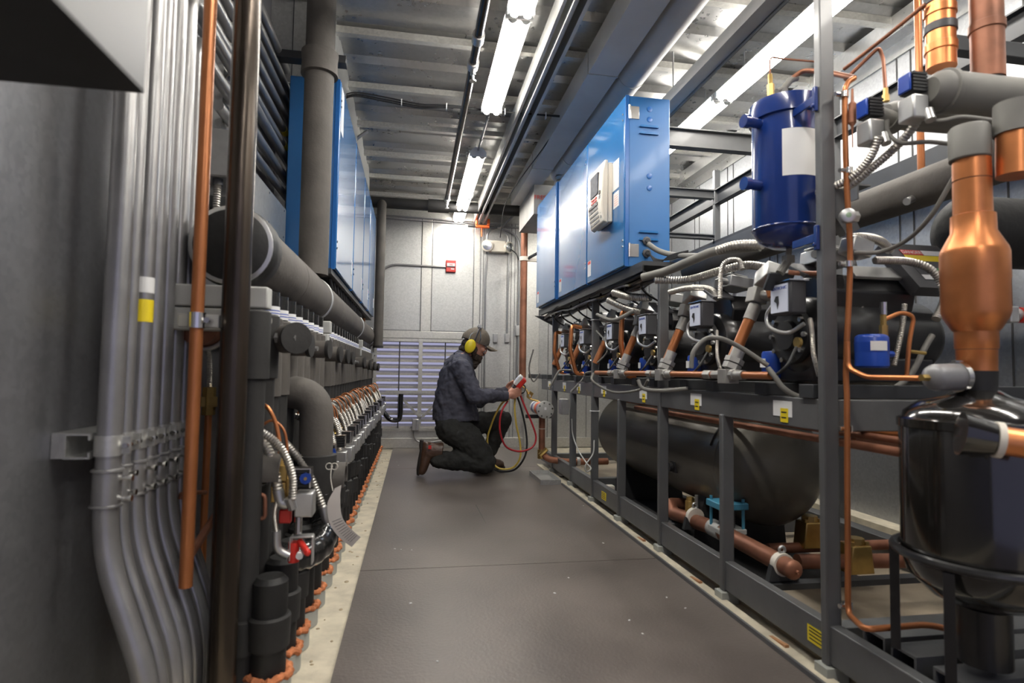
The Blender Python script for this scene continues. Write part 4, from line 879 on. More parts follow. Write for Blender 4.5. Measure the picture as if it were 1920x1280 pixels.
# ---------------- compressors
def compressor(y0, label):
    t = thing('compressor', label, 'compressor', (1.35, y0+.04, .775), 'compressors lined up on the rack'); yc = y0+.05; zc = .925
    MB().lathe([(.02,-.004),(.10,0),(.118,.012),(.125,.03),(.125,.24),(.118,.26),(.118,.42),(.10,.45),(0,.452)], (1.19, yc, zc), X_, 36).build('crankcase', 'black', t)
    e = MB().lathe([(0,-.035),(.045,-.034),(.05,-.02),(.088,-.018),(.092,-.002),(.07,.0)], (1.187, yc, zc), X_, 28).build('end_bell', 'blackm', t)
    b = MB()
    for i in range(10):
        th = 2*PI*i/10; b.cyl((1.169, yc+.080*math.cos(th), zc+.080*math.sin(th)), (1.158, yc+.080*math.cos(th), zc+.080*math.sin(th)), .0085, n=6)
    each(b, 'bolt', 'chrome' , e)
    MB().box(1.20, 1.60, yc-.10, yc+.10, .776, .86).build('base_casting', 'black', t, bevel=.01)
    MB().prism([(-.085,0),(.085,0),(.10,.06),(.07,.115),(-.07,.115),(-.10,.06)], (1.24, yc, zc+.075), Y_, Z_, X_*.30).build('cylinder_head', 'black', t, bevel=.006)
    h = MB()
    for i in range(4):
        for s in (-1, 1): h.cyl((1.27+.08*i, yc+s*.055, zc+.19), (1.27+.08*i, yc+s*.055, zc+.20), .009, n=6)
    each(h, 'head_bolt', 'zinc', t)
    # oil control box facing the aisle
    cb = MB().box(1.105, 1.16, y0-.050, y0+.048, .985, 1.085).build('control_box', 'dkgrey', t, bevel=.006)
    MB().box(1.102, 1.105, y0-.04, y0+.042, .992, 1.078).build('box_label', 'lblue', cb, smooth=False)
    text('SENTRONIC', .0135, (1.1015, y0+.0, 1.066), -Y_, Z_, 'inkb', 'lettering', cb)
    a = MB(); a.prism([(-.008,.018),(.006,.018),(.008,-.004),(.0,-.022),(-.004,-.004),(-.016,.004)], (1.1015, y0+.008, 1.025), -Y_, Z_, X_*-.0006); a.build('arrow_mark', 'ink', cb, smooth=False)
    MB().box(1.10, 1.165, y0-.054, y0+.052, 1.085, 1.089).build('box_lid', 'chrome', cb, smooth=False)
    MB().tube(spline([(1.115, y0+.052, 1.02), (1.11, y0+.075, .99), (1.11, y0+.06, .95), (1.13, y0+.0, .93), (1.15, y0-.05, .955)], 7), .0062, 10).build('oil_tube', 'zinc', t)
    # grey pressure switch box tilted on top
    R = Matrix.Rotation(-.35, 3, 'X')@Matrix.Rotation(.3, 3, 'Y')
    s = MB().ob((1.19, y0+.17, 1.135), (.075, .085, .055), R).build('pressure_switch', 'zinc', t, bevel=.004)
    MB().ob(Vector((1.19, y0+.17, 1.135))+R@Vector((0,0,.029)), (.05, .03, .002), R).build('scale_window', 'white', s, smooth=False)
    MB().cyl((1.18, y0+.16, 1.10), (1.175, y0+.15, 1.06), .018, .010, n=14).build('bellows', 'copper', t)
    R2 = Matrix.Rotation(.5, 3, 'X'); MB().ob((1.20, y0-.0, 1.125), (.09, .11, .012), R2).build('bracket_plate', 'dkgrey', t, bevel=.002)
    # discharge valve block and slanted copper pipe
    p0 = Vector((1.095, y0+.275, .825)); p1 = Vector((1.185, y0+.262, 1.035)); d = (p1-p0)
    MB().cyl(p0+d*.14, p1, .0195, n=18).build('slanted_pipe', 'copperd' if False else 'copperp', t)
    MB().cyl(p0+d*.80, p0+d*1.06, .0225, n=18).build('pipe_sleeve', 'cast', t)
    MB().ob(p1+Vector((.012,0,.045)), (.052,.056,.056), Matrix.Rotation(.25,3,'Y')).cyl(p1+Vector((.02,-.02,.045)), p1+Vector((.03,-.075,.035)), .019, n=8).build('service_valve', 'cast', t, bevel=.003)
    MB().cyl(p1+Vector((.03,-.075,.035)), p1+Vector((.035,-.10,.033)), .026, n=6).build('valve_nut', 'zinc', t)
    # small oil filter and sight glass
    f = MB().lathe([(0,0),(.034,.002),(.038,.008),(.038,.085),(.034,.092),(0,.095)], (1.20, y0+.175, .787), n=20).build('oil_filter', 'blueb', t)
    MB().box(1.159, 1.1605, y0+.16, y0+.19, .825, .855).build('filter_label', 'white', f, smooth=False)
    MB().cyl((1.155, y0-.02, .90), (1.145, y0-.02, .90), .016, n=16).build('sight_glass', 'brass', t)
    MB().tube(spline([(1.145, y0-.02, .885), (1.10, y0-.04, .83), (1.09, y0-.0, .80)], 6), .005, 8).build('drain_tube', 'blackm', t)
    f = MB(); flexmb(f, spline([(1.17, y0-.05, .97), (1.15, y0-.085, .92), (1.15, y0-.09, .86), (1.17, y0-.085, .80)], 8), .007, .007, 10); f.build('flex_conduit', 'flex', t)
    return t
C0 = compressor(1.60, 'nearest black compressor, right behind the tall rack post')
for k in range(1, 6):
    c = dup(C0, (0, [0,.54,1.08,1.565,2.12,2.63][k], 0), ['','second black compressor, left of tall rack post','third black compressor from the camera','fourth black compressor from the camera, beside the tall post','fifth black compressor from the camera','farthest black compressor at the end of rack'][k])
# manifold along the front of the compressors
MX, MZ = 1.085, .798
t = thing('valve_manifold', 'grey and copper valve manifold running along the front of the compressors', 'manifold', (MX, 2.5, MZ))
MB().cyl((MX, 1.62, MZ), (MX, 3.35, MZ), .0125, n=16).build('copper_pipe', 'copperp', t)
for k in range(3):
    y = 1.865+.54*k
    MB().cyl((MX, y-.05, MZ), (MX, y+.05, MZ), .021, n=8).cyl((MX, y+.05, MZ), (MX, y+.10, MZ), .015, n=8).cyl((MX,y+.11,MZ),(MX,y+.16,MZ),.018,n=6).ob((MX, y, MZ-.005), (.05,.055,.05)).build('tee_valve', 'cast', t, bevel=.002)
    d = Vector((.09,-.013,.21)).normalized(); p = Vector((MX+.01, y+.0, MZ+.02))
    m = MB().cyl(p, p+d*.02, .031, n=6).cyl(p+d*.024, p+d*.042, .033, n=6).cyl(p+d*.042, p+d*.085, .0225, n=16); m.build('union_nut', 'cast', t)
    MB().cyl((MX, y-.10, MZ), (MX, y-.05, MZ), .0165, n=14).build('sleeve', 'cast', t)
# tall copper bends between far compressors
for k, (px, yt, yb) in enumerate(((1167, 582, 705), (1072, 610, 700), (1042, 622, 698))):
    y = 2.98+.75*k; A = at(px, yt, Y=y); B = at(px+8, yb, Y=y)
    pipe_thing('copper_bend', fillet([A+Vector((.07,.02,-.01)), A, at(px-3, (yt+yb)/2, Y=y), B, B+Vector((.05,.0,-.0))], .03), .014, 'copper', 'bright copper bend rising between compressors, %s from camera' % ORD[k], 'pipe', group='copper bends between compressors')
# looping grey tubes in front
GT = [([(1440,690,1.62),(1452,705,1.60),(1470,728,1.58),(1500,744,1.56),(1540,743,1.50),(1600,744,1.47),(1660,735,1.47),(1705,705,1.46),(1735,650,1.46),(1748,628,1.46)], .0085, 'grey tube dipping below the rack beam behind tall post'),
      ([(1296,690,1.75),(1300,660,1.75),(1322,636,1.75),(1350,634,1.72),(1390,652,1.70),(1440,685,1.66)], .0075, 'grey tube arching over the nearest slanted copper pipe'),
      ([(1112,700,2.8),(1112,715,2.75),(1150,735,2.7),(1200,730,2.6),(1215,712,2.5)], .006, 'thin grey tube looped under manifold near middle compressor'),
      ([(1196,712,2.3),(1206,728,2.28),(1240,732,2.25),(1290,728,2.2)], .008, 'grey tube dipping under the manifold left of post'),
      ([(1030,728,4.2),(1045,700,4.2),(1052,694,4.2),(1072,694,4.1)], .008, 'short bent grey tube below fifth compressor'),
      ([(1070,735,3.8),(1092,712,3.8),(1098,700,3.8),(1110,697,3.7)], .008, 'short bent grey tube left of the tall middle post')]
for pts, r, l in GT: pipe_thing('grey_tube', spline([at(a, b, Y=c) for a, b, c in pts], 8), r, 'flex' if False else 'dirtyp', l, 'tube')
FT = [([(1205,520,2.45),(1250,508,2.35),(1300,487,2.2),(1345,470,2.1),(1425,462,1.95)], .019, 'smooth', 'thick grey conduit leaving cabinet bottom toward the blue vessel'),
      ([(1228,525,2.4),(1290,524,2.3),(1350,508,2.15),(1400,497,2.05),(1445,503,1.95)], .017, 'rib', 'thick ribbed conduit curving under the thick grey conduit'),
      ([(1345,470,2.1),(1380,460,2.02),(1430,458,1.92)], .019, 'rib', 'ribbed conduit section just left of blue vessel'),
      ([(1150,548,2.9),(1180,556,2.8),(1220,558,2.7)], .020, 'rib', 'ribbed conduit under cabinet left of the tall post'),
      ([(1140,562,2.95),(1175,578,2.85),(1205,585,2.75)], .018, 'rib', 'lower ribbed conduit slanting under middle cabinet'),
      ([(1255,548,2.35),(1290,540,2.25),(1330,542,2.15),(1345,560,2.1)], .013, 'rib', 'ribbed conduit arching above the second compressor'),
      ([(1215,457,2.62),(1235,470,2.58),(1265,478,2.5),(1310,480,2.3)], .013, 'smooth', 'grey hose coming out of the blue cabinet side'),
      ([(1350,560,1.95),(1352,510,1.95),(1362,490,1.93),(1385,488,1.9),(1392,505,1.88)], .009, 'rib', 'small ribbed conduit hooping over a pressure switch'),
      ([(1190,582,2.7),(1150,600,2.8),(1120,590,2.95)], .010, 'smooth', 'thin grey hose crossing behind middle post'),
      ([(1534,360,1.50),(1560,352,1.42),(1600,330,1.37),(1632,295,1.33),(1648,255,1.30)], .011, 'rib', 'ribbed conduit hanging from left solenoid at top right'),
      ([(1545,368,1.52),(1590,350,1.42),(1640,310,1.36),(1690,265,1.30),(1720,225,1.26),(1722,200,1.25)], .0115, 'rib', 'ribbed conduit hanging from right solenoid at top right'),
      ([(1590,447,1.50),(1620,445,1.50),(1650,452,1.52),(1668,468,1.55)], .014, 'rib', 'ribbed conduit arching right of the tall post above compressor'),
      ([(1640,488,1.48),(1700,490,1.48),(1740,502,1.46),(1765,530,1.45),(1770,565,1.44),(1755,598,1.43)], .012, 'rib', 'long ribbed conduit arching over black compressor panel'),
      ([(1600,474,1.46),(1650,472,1.44),(1700,450,1.38),(1745,405,1.30),(1790,330,1.25)], .006, 'smooth', 'thin grey cable sweeping up to the grey elbow valve'),
      ([(1696,570,1.47),(1692,610,1.47),(1684,650,1.47),(1676,685,1.47)], .008, 'rib', 'small ribbed conduit dropping behind the blue oil filter'),
      ([(1600,480,1.6),(1612,520,1.6),(1630,550,1.58),(1600,600,1.55)], .004, 'smooth', 'thin bent tube on dark side of the nearest compressor'),
      ([(1520,622,1.70),(1532,650,1.66),(1545,680,1.63)], .008, 'rib', 'short ribbed conduit beside tall post below the control box'),
      ([(1118,620,3.4),(1135,640,3.3),(1138,660,3.3),(1120,680,3.35)], .005, 'smooth', 'thin dark hose looping at the fourth compressor'),
      ([(1000,655,4.6),(992,690,4.6),(1000,715,4.6),(1012,700,4.6)], .006, 'smooth', 'thin hose looping at the farthest compressor')]
for pts, r, kind, l in FT:
    p = spline([at(a, b, Y=c) for a, b, c in pts], 8); m = MB()
    if kind == 'rib': flexmb(m, p, r, r*.62, 12)
    else: m.tube(p, r, 12)
    tag(m.build('flexible_conduit' if kind == 'rib' else 'hose', 'flex' if kind == 'rib' else 'dirtyp'), l, 'conduit' if kind == 'rib' else 'hose')
for px, py, y, l in ((1212, 452, 2.655, 'upper round fitting on side of blue cabinet'), (1212, 475, 2.655, 'lower cable outlet on side of blue cabinet')):
    c = at(px, py, Y=y); m = MB().lathe([(.022,0),(.022,.008),(.012,.012),(.012,.02)], c, -Y_, 8); tag(m.build('conduit_fitting', 'dkgrey'), l, 'fitting')
m = MB()
for k in range(5): m.tube(spline([at(1216, 475, Y=2.64)+Vector((0,0,.003*k)), at(1232, 486+k*2, Y=2.60), at(1258, 486-k*2, Y=2.5), at(1290, 474-k, Y=2.4)], 6), .0035, 6)
tag(m.build('wire_bundle', 'blackm'), 'bundle of thin dark wires coming out of the cabinet side', 'cable')
# small pieces that crowd the rack between compressors
rs = random.Random(11)
for k in range(6):
    y = 1.60+.54*k
    if k == 0: t0 = thing('wiring_box', 'small grey wiring box on top of the nearest compressor', 'wiring box', (1.25, 1.55, 1.06)); MB().ob((1.27, 1.60, 1.165), (.10, .13, .045), Matrix.Rotation(.15,3,'Y')).build('box', 'zinc', t0, bevel=.004); MB().ob((1.265, 1.60, 1.195), (.08, .10, .006), Matrix.Rotation(.15,3,'Y')).build('lid', 'zinc', t0, bevel=.002); MB().cyl((1.21, 1.55, 1.165), (1.18, 1.54, 1.165), .013, n=10).build('gland', 'zinc', t0)
    else: dup(t0, (0, [0,.54,1.08,1.565,2.12,2.63][k], 0), 'small grey wiring box on top of a compressor, %s from camera' % ORD[k], 'wiring boxes on the compressors')
t0['group'] = 'wiring boxes on the compressors'
# angled nameplate panel on the nearest compressor, right of the post
t = thing('warning_panel', 'slanted black panel with red, yellow and green warning print', 'panel', at(1730, 500, Y=1.55))
A = at(1652, 455, Y=1.60); B = at(1752, 460, Y=1.60); u = (B-A); D = at(1725, 538, Y=1.50)-A; u.z = 0; n_ = u.cross(D).normalized()
m = MB(); m.prism([(0,0),(1.05,0),(1.05,1),(0,1)], A, u, D, n_*.04 if n_.y > 0 else -n_*.04); m.build('panel', 'dkgrey', t, smooth=False)
nn = n_ if n_.y < 0 else -n_
def strip(u0, u1, v0, v1, mt, nm): m = MB(); m.prism([(u0,v0),(u1,v0),(u1,v1),(u0,v1)], A+nn*.0002, u, D, nn*.0008); return m.build(nm, mt, t, smooth=False)
strip(.22, 1.0, .14, .84, 'dkgrey', 'decal'); 
def strip2(u0, u1, v0, v1, mt, nm): m = MB(); m.prism([(u0,v0),(u1,v0),(u1,v1),(u0,v1)], A+nn*.0011, u, D, nn*.0006); return m.build(nm, mt, t, smooth=False)
strip2(.22,.60,.15,.26,'red','red_band'); strip2(.61,1.0,.15,.26,'white','white_band'); strip2(.22,1.0,.27,.40,'yellow','yellow_band'); strip2(.55,1.0,.56,.63,'green','green_band'); strip2(.22,1.0,.72,.82,'white','lower_band')
text('DANGER', .018, A+u*.41+D*.205+nn*.0018, u, -D, 'white', 'lettering', t)
m = MB().ob(at(1650, 510, Y=1.55)+Vector((.0,.02,0)), (.17, .012, .05), Matrix.Rotation(-.7,3,'X')); tag(m.build('slotted_plate', 'zinc', bevel=.002), 'grey slotted metal plate left of the slanted warning panel', 'plate')
m = MB().ob(at(1605, 465, Y=1.5), (.07, .06, .05), Matrix.Rotation(.3,3,'Y')); tag(m.build('switch_housing', 'zinc', bevel=.005), 'grey switch housing right of tall post behind copper line', 'box')
# blue filter can with copper tubes right of the post
c = at(1635, 690, Y=1.42); r = .042
t = thing('filter_can', 'bright blue filter can with white label behind the copper line', 'filter', c)
MB().lathe([(0,0),(r-.004,.001),(r,.006),(r,.085),(r-.003,.09),(r-.01,.094),(0,.095)], c, n=28).build('can', 'blueb', t)
MB().lathe([(r+.0006,.045),(r+.0006,.072)], c, n=28).build('shell_label', 'blueb', t)
m = MB(); vs = []; n = 8
for z in (.048, .074):
    for i in range(n+1):
        th = math.radians(225+ (60*i/n)); vs.append(c+Vector(((r+.0015)*math.cos(th), (r+.0015)*math.sin(th), z)))
m.add(vs, [(i,i+1,n+2+i,n+1+i) for i in range(n)]); m.build('white_label', 'white', t)
MB().cyl(c+Vector((.03,-.01,.09)), c+Vector((.03,-.01,.12)), .011, n=6).cyl(c+Vector((.03,-.01,.12)), c+Vector((.03,-.01,.15)), .008, n=10).build('brass_fitting', 'brass', t)
MB().cyl(c+Vector((.03,-.01,.15)), c+Vector((.03,-.01,.185)), .009, n=10).build('cap', 'chrome', t)
MB().cyl(c+Vector((r,0,.04)), c+Vector((r+.025,0,.04)), .009, n=8).build('side_port', 'blueb', t)
pipe_thing('copper_tube', fillet([c+Vector((.03,-.01,.135)), at(1690, 585, Y=1.42), at(1714, 592, Y=1.42), at(1705, 640, Y=1.42), at(1700, 705, Y=1.42)], .02), .006, 'copper', 'bent copper tube leaving the top of the blue filter can', 'pipe')
pipe_thing('copper_tube', [at(1703, 658, Y=1.42), at(1735, 662, Y=1.42)], .005, 'brass', 'short brass branch right of the blue filter can', 'pipe')
# copper line clipped on the post with gauge
CL = [(1602,146),(1588,158),(1584,190),(1587,330),(1594,480),(1588,640),(1586,700)]
t = thing('copper_line', 'long thin copper line clipped down the side of tall post', 'pipe', at(1588, 1170, Y=1.37))
MB().tube(spline([at(a, b, Y=1.38) for a, b in CL], 8)+fillet([at(1588, 740, Y=1.37), at(1590, 1150, Y=1.37), at(1622, 1180, Y=1.25), at(1740, 1170, Y=1.25), at(1830, 1192, Y=1.22), at(1850, 1170, Y=1.22), at(1848, 1120, Y=1.22)], .03), .0075, 12).build('tube', 'copperp', t)
for b in (178, 320, 495, 803, 1135):
    c = at(1590 if b > 200 else 1582, b, Y=1.38); q = MB().lathe([(.009,-.008),(.012,-.008),(.012,.008),(.009,.008)], c, Z_, 14).build('clip', 'chrome', t); MB().cyl(c+Vector((-.012,0,0)), c+Vector((-.026,0,0)), .0065, n=8).build('clip_bolt', 'chrome', q)
pipe_thing('copper_tube', fillet([at(1589, 640, Y=1.365), at(1590, 690, Y=1.365), at(1625, 707, Y=1.3), at(1725, 709, Y=1.15)], .02), .0065, 'copper', 'copper tube curving from the clipped line to grey muffler', 'pipe')
c = at(1587, 406, Y=1.35); t = thing('sight_gauge', 'round green-faced sight gauge on the clipped copper line', 'gauge', c-Vector((0,0,.02)))
MB().lathe([(.012,0),(.019,.0),(.019,.016),(.015,.018)], c, Vector((-.4,-1,0)), 20).build('body', 'zinc', t); MB().lathe([(.014,.0),(.0,.003)], c+Vector((-.4,-1,0)).normalized()*.0165, Vector((-.4,-1,0)), 20).build('face', mat('pale_green_glass', (.22,.32,.20), .2), t)
MB().cyl(c+Vector((.014,0,0)), c+Vector((.03,.0,0)), .016, n=6).build('nut', 'zinc', t)
# grey muffler
c0, c1 = at(1742, 708, Y=1.1), at(1803, 706, Y=1.1)
t = thing('grey_muffler', 'small grey cylinder with domed end beside the copper reducer', 'muffler', c0-Vector((0,0,.03)))
L = (c1-c0).length; MB().lathe([(0,-.004),(.014,-.002),(.026,.006),(.030,.015),(.030,L),(0,L)], c0, (c1-c0), 28).build('shell', 'grey', t)
MB().cyl(c0-Vector((.02,0,0)), c0+Vector((.0,0,0)), .008, n=6).build('brass_nut', 'brass', t)
MB().lathe([(.0305,0),(.034,0),(.034,.012),(.0305,.012)], c0+(c1-c0)*.82, (c1-c0), 24).ob(at(1795, 684, Y=1.1), (.02,.012,.02)).build('clamp', 'chrome', t)
# copper reducer riser (own profile)
AX, AY = at(1832, 700, Y=1.1).x, 1.1
z = lambda yy: at(1832, yy, Y=AY).z
t = thing('copper_reducer', 'large copper reducer riser standing on the black vessel', 'pipe', (AX, AY, z(735)))
MB().lathe([(.036,z(735)),(.038,z(695))], (AX, AY, 0), n=30).build('dark_neck', 'blackm', t)
MB().lathe([(.037,z(700)),(.038,z(655)),(.0405,z(652)),(.0405,z(622)),(.045,z(618)),(.060,z(596)),(.0635,z(585)),(.0635,z(528)),(.0645,z(524)),(.0645,z(476)),(.062,z(468)),(.043,z(436)),(.042,z(405)),(.037,z(403)),(.036,z(300))], (AX, AY, 0), n=44).build('reducer', 'copper', t)
b = MB()
for yy in (655, 619, 404, 340): b.lathe([(.0385 if yy > 400 else .0365, z(yy)-.001),(.0385 if yy>400 else .0378, z(yy)+.001)], (AX, AY, 0), n=30)
each(b, 'joint_ring', 'copperd', t)
MB().lathe([(.038,z(302)),(.040,z(300)),(.040,z(245)),(.036,z(240))], (AX-.004, AY, 0), n=30).build('grey_sleeve', 'dirtyp', t)
# black vessel
t = thing('black_vessel', 'glossy black upright vessel under the copper reducer', 'vessel', (AX, AY, .3))
zt = z(735); MB().lathe([(.04,zt+.005),(.06,zt-.008),(.11,zt-.022),(.140,zt-.045),(.150,zt-.075),(.150,.43),(.150,.40),(.14,.36),(.10,.32),(0,.30)], (AX, AY, 0), n=56).build('shell', 'acc', t)
MB().lathe([(.150,zt-.082),(.154,zt-.080),(.154,zt-.062),(.148,zt-.058)], (AX, AY, 0), n=56).build('seam_band', 'acc', t)
MB().torus((AX, AY, .41), Z_, .163, .010, 48, 8).build('support_ring', 'black', t)
for dx, dy in ((-.15,-.06),(-.10,.13),(.13,.10),(.12,-.12)):
    MB().cyl((AX+dx, AY+dy, .159), (AX+dx, AY+dy, .40), .014, n=4).build('leg', 'black', t)
MB().cyl((AX, AY, .18), (AX, AY, .30), .05, n=20).build('drain_neck', 'black', t)
s0 = at(1800, 812, Y=.96); s1 = at(1868, 824, Y=.93); s2 = at(1960, 838, Y=.89)
MB().lathe([(.042,0),(.036,.03),(.030,(s1-s0).length)], s0, s1-s0, 26).build('inlet_stub', 'acc', t)
MB().cyl(s1, s2, .027, n=24).build('inlet_pipe', 'copper', t); MB().lathe([(.027,-.004),(.034,-.003),(.034,.008),(.027,.009)], s1, s2-s1, 24).build('solder_ring', 'string', t)
# top right pipework
t = thing('taupe_header', 'upper thick grey pipe with solenoid valve at top right', 'pipe', at(1800, 190, Y=1.22))
c0, c1 = at(1755, 170, Y=1.22), at(2050, 200, Y=1.22)
MB().lathe([(.030,-.02),(.047,0),(.050,.02),(.050,(c1-c0).length)], c0, c1-c0, 32).build('pipe', 'dirtyp', t)
MB().lathe([(.051,.015),(.055,.017),(.055,.03),(.051,.032)], c0, c1-c0, 32).build('flange', 'dirtyp', t)
t = thing('taupe_header', 'lower thick grey pipe with solenoid valve at top right', 'pipe', at(1800, 240, Y=1.34))
c0, c1 = at(1672, 215, Y=1.34), at(2000, 240, Y=1.34)
MB().lathe([(.026,-.02),(.035,0),(.038,.02),(.038,(c1-c0).length)], c0, c1-c0, 28).build('pipe', 'dirtyp', t)
def top_sol(px, py, y, label):
    o = at(px, py, Y=y); t = thing('solenoid_valve', label, 'valve', o, 'solenoid valves at top right'); P = lambda a, b, c: o+Vector((a, b, c))
    k = MB()
    for j in range(6): k.ob(P(.002, 0, .022+j*.0085), (.042, .042, .0055))
    k.ob(P(.002,0,.043), (.034,.034,.048)); k.build('coil', 'blackm', t, smooth=False)
    MB().ob(P(-.024,0,.043), (.006,.038,.046)).build('blue_plate', 'blueb', t, bevel=.003)
    MB().ob(P(0,0,-.022), (.046,.05,.062)).build('terminal_box', 'zinc', t, bevel=.005)
    MB().cyl(P(.02,0,.035), P(.062,0,.02), .019, .024, n=16).cyl(P(.062,0,.02), P(.085,0,.012), .030, n=16).build('valve_cone', 'dirtyp', t)
    MB().cyl(P(.022,-.02,-.03), P(.02,-.03,-.06), .012, n=12).build('connector', 'zinc', t)
    return t
top_sol(1712, 190, 1.24, 'right-hand solenoid valve with blue plate at top right'); top_sol(1632, 235, 1.33, 'left-hand solenoid valve with blue plate at top right')
pipe_thing('grey_tube', spline([at(1742, 205, Y=1.22), at(1748, 225, Y=1.22), at(1770, 226, Y=1.2), at(1810, 220, Y=1.18), at(1900, 232, Y=1.15)], 8), .006, 'dirtyp', 'thin grey tube running below the upper thick grey pipe', 'tube')
pipe_thing('grey_tube', spline([at(1663, 225, Y=1.3), at(1666, 250, Y=1.3), at(1690, 268, Y=1.28), at(1740, 266, Y=1.26), at(1800, 272, Y=1.24)], 8), .0055, 'dirtyp', 'thin grey tube below the lower thick grey pipe', 'tube')
def riser_r(px0, px1, y, pyb, m, lab, bands=()):
    c = at((px0+px1)/2, pyb, Y=y); r = (px1-px0)/2/F*math.hypot(y, c.x)*.86; t = thing('copper_riser', lab, 'pipe', c)
    MB().cyl(c, (c.x, c.y, ZC-.03), r, n=28).build('pipe', m, t)
    for k, b in enumerate(bands):
        zz = at((px0+px1)/2, b, Y=y).z; MB().lathe([(r+.0005,-.002),(r+.0035,0),(r+.0035,.020),(r+.0005,.022)], (c.x, c.y, zz), n=28).build('band', 'dkgrey' if k%2 else m, t)
    return t
riser_r(1742, 1788, 1.28, 128, 'copper', 'thick bright copper riser with dark bands at top right', (98, 62, 30, 8))
riser_r(1829, 1877, 1.22, 150, 'copperd', 'brownish copper riser right of the banded one', (60,))
c = at(1853, 60, Y=1.22); MB_ = MB().cyl(at(1853, 152, Y=1.22)-Vector((0,0,.0)), (c.x, c.y, c.z), .032, n=24); tag(MB_.build('grey_sleeve', 'dirtyp'), 'grey sleeve around lower end of the brownish copper riser', 'sleeve')
c = at(1728, 345, Y=1.62); pipe_thing('copper_riser', [c, (c.x, c.y, ZC-.03)], .011, 'copperp', 'slim orange copper riser behind the solenoids at top right', 'pipe')
t = thing('elbow_valve', 'small grey elbow valve below the slim orange riser', 'valve', at(1725, 375, Y=1.6)); MB().tube(spline([at(1700, 378, Y=1.58), at(1722, 368, Y=1.6), at(1750, 362, Y=1.6)], 5), .012, 12).cyl(at(1727, 345, Y=1.6), at(1726, 370, Y=1.6), .013, n=10).build('body', 'zinc', t); MB().cyl(at(1750, 362, Y=1.6), at(1790, 352, Y=1.6), .006, n=8).build('copper_branch', 'copper', t)
pipe_thing('copper_tube', [at(1582, 130, Y=1.5), at(1662, 68, Y=1.38), at(1735, 8, Y=1.28)], .0055, 'copperd', 'upper slanting copper tube at top right', 'pipe')
pipe_thing('copper_tube', fillet([at(1584, 150, Y=1.55), at(1648, 88, Y=1.5), at(1656, 110, Y=1.5), at(1661, 175, Y=1.45)], .015), .0055, 'copperd', 'lower slanting copper tube that turns down', 'pipe')
c = at(1661, 178, Y=1.45); tag(MB().cyl(c, c+Vector((0,0,-.02)), .010, n=6).cyl(c+Vector((0,0,.02)), c, .007, n=6).build('tube_nut', 'brass'), 'brass nut where the slanting tube ends', 'nut')
c0, c1 = at(1598, 190, Y=1.37), at(1598, 236, Y=1.37)
t = thing('strainer', 'small reddish capsule strainer hanging beside the post', 'strainer', c1); L = (c0-c1).length
MB().lathe([(.003,-.012),(.004,0),(.010,.008),(.010,L-.008),(.004,L),(.003,L+.035)], c1, c0-c1, 18).build('capsule', 'copperd', t); MB().cyl(c1-Vector((0,0,.01)), c1-Vector((0,0,.06)), .0018, n=6).build('capillary', 'copperd', t)
# dark insulated suction line behind and end drum
c0, c1 = at(1600, 400, X=1.62), at(1742, 348, X=1.62)
pipe_thing('suction_line', [Vector((1.62, 3.2, (c0.z+c1.z)/2)), Vector((1.62, 1.30, (c0.z+c1.z)/2))], .062, 'foam', 'thick dark insulated pipe running back above the compressors', 'pipe', n=28)
c = at(1890, 430, Y=1.55); t = thing('black_drum', 'large black round vessel end behind the copper reducer', 'vessel', (c.x, 1.55, c.z-.12))
MB().lathe([(0,-.02),(.06,-.015),(.10,0),(.115,.02),(.115,.40),(0,.42)], (c.x-.14, 1.60, c.z), X_, 36).build('shell', 'foamd', t)
pipe_thing('copper_riser', [at(1905, 330, Y=1.05), at(1905, 250, Y=1.05)], .036, 'copper', 'thick copper pipe cut by right edge of the picture', 'pipe', n=24)
c = at(1905, 225, Y=1.05); tag(MB().cyl(at(1905, 252, Y=1.05), at(1905, 195, Y=1.05), .041, n=24).build('grey_sleeve', 'dirtyp'), 'grey sleeve on the thick copper pipe at right edge', 'sleeve')
t = thing('ball_valve', 'grey valve with red collar right of the copper reducer', 'valve', at(1890, 600, Y=1.35)); MB().cyl(at(1868, 590, Y=1.35), at(1912, 590, Y=1.35), .018, n=16).ob(at(1890, 590, Y=1.35), (.03,.04,.045)).build('body', 'zinc', t, bevel=.003); MB().cyl(at(1908, 590, Y=1.35), at(1930, 592, Y=1.35), .022, n=16).build('red_collar', 'red', t)
# ---------------- blue upright vessel
vy = 1.60; vc = at(1474, 330, Y=vy); vr = .099; zb = at(1474, 440, Y=vy).z; zt = at(1474, 195, Y=vy).z
t = thing('oil_separator', 'tall deep blue cylinder vessel with white label by the post', 'vessel', (vc.x, vy, zb-.03))
MB().lathe([(0,zb-.045),(.045,zb-.04),(.080,zb-.022),(vr-.004,zb),(vr,zb+.012),(vr,zt-.06),(vr,zt-.012)], (vc.x, vy, 0), n=52).build('shell', 'blued', t)
MB().lathe([(vr+.001,zt-.062),(vr+.008,zt-.060),(vr+.009,zt-.03),(vr+.006,zt-.006),(vr-.02,zt+.006),(0,zt+.008)], (vc.x, vy, 0), n=52).build('cap', 'blued', t)
MB().lathe([(vr+.0005,zb+.01),(vr+.004,zb+.014),(vr+.0005,zb+.018)], (vc.x, vy, 0), n=52).build('weld_bead', 'blued', t)
m = MB(); vs = []; n = 14; z0, z1 = at(1495, 328, Y=vy-.09).z, at(1495, 240, Y=vy-.09).z
for z_ in (z0, z1):
    for i in range(n+1):
        th = math.radians(229+70*i/n); vs.append(Vector((vc.x+(vr+.001)*math.cos(th), vy+(vr+.001)*math.sin(th), z_)))
m.add(vs, [(i,i+1,n+2+i,n+1+i) for i in range(n)]); m.build('white_label', 'white', t)
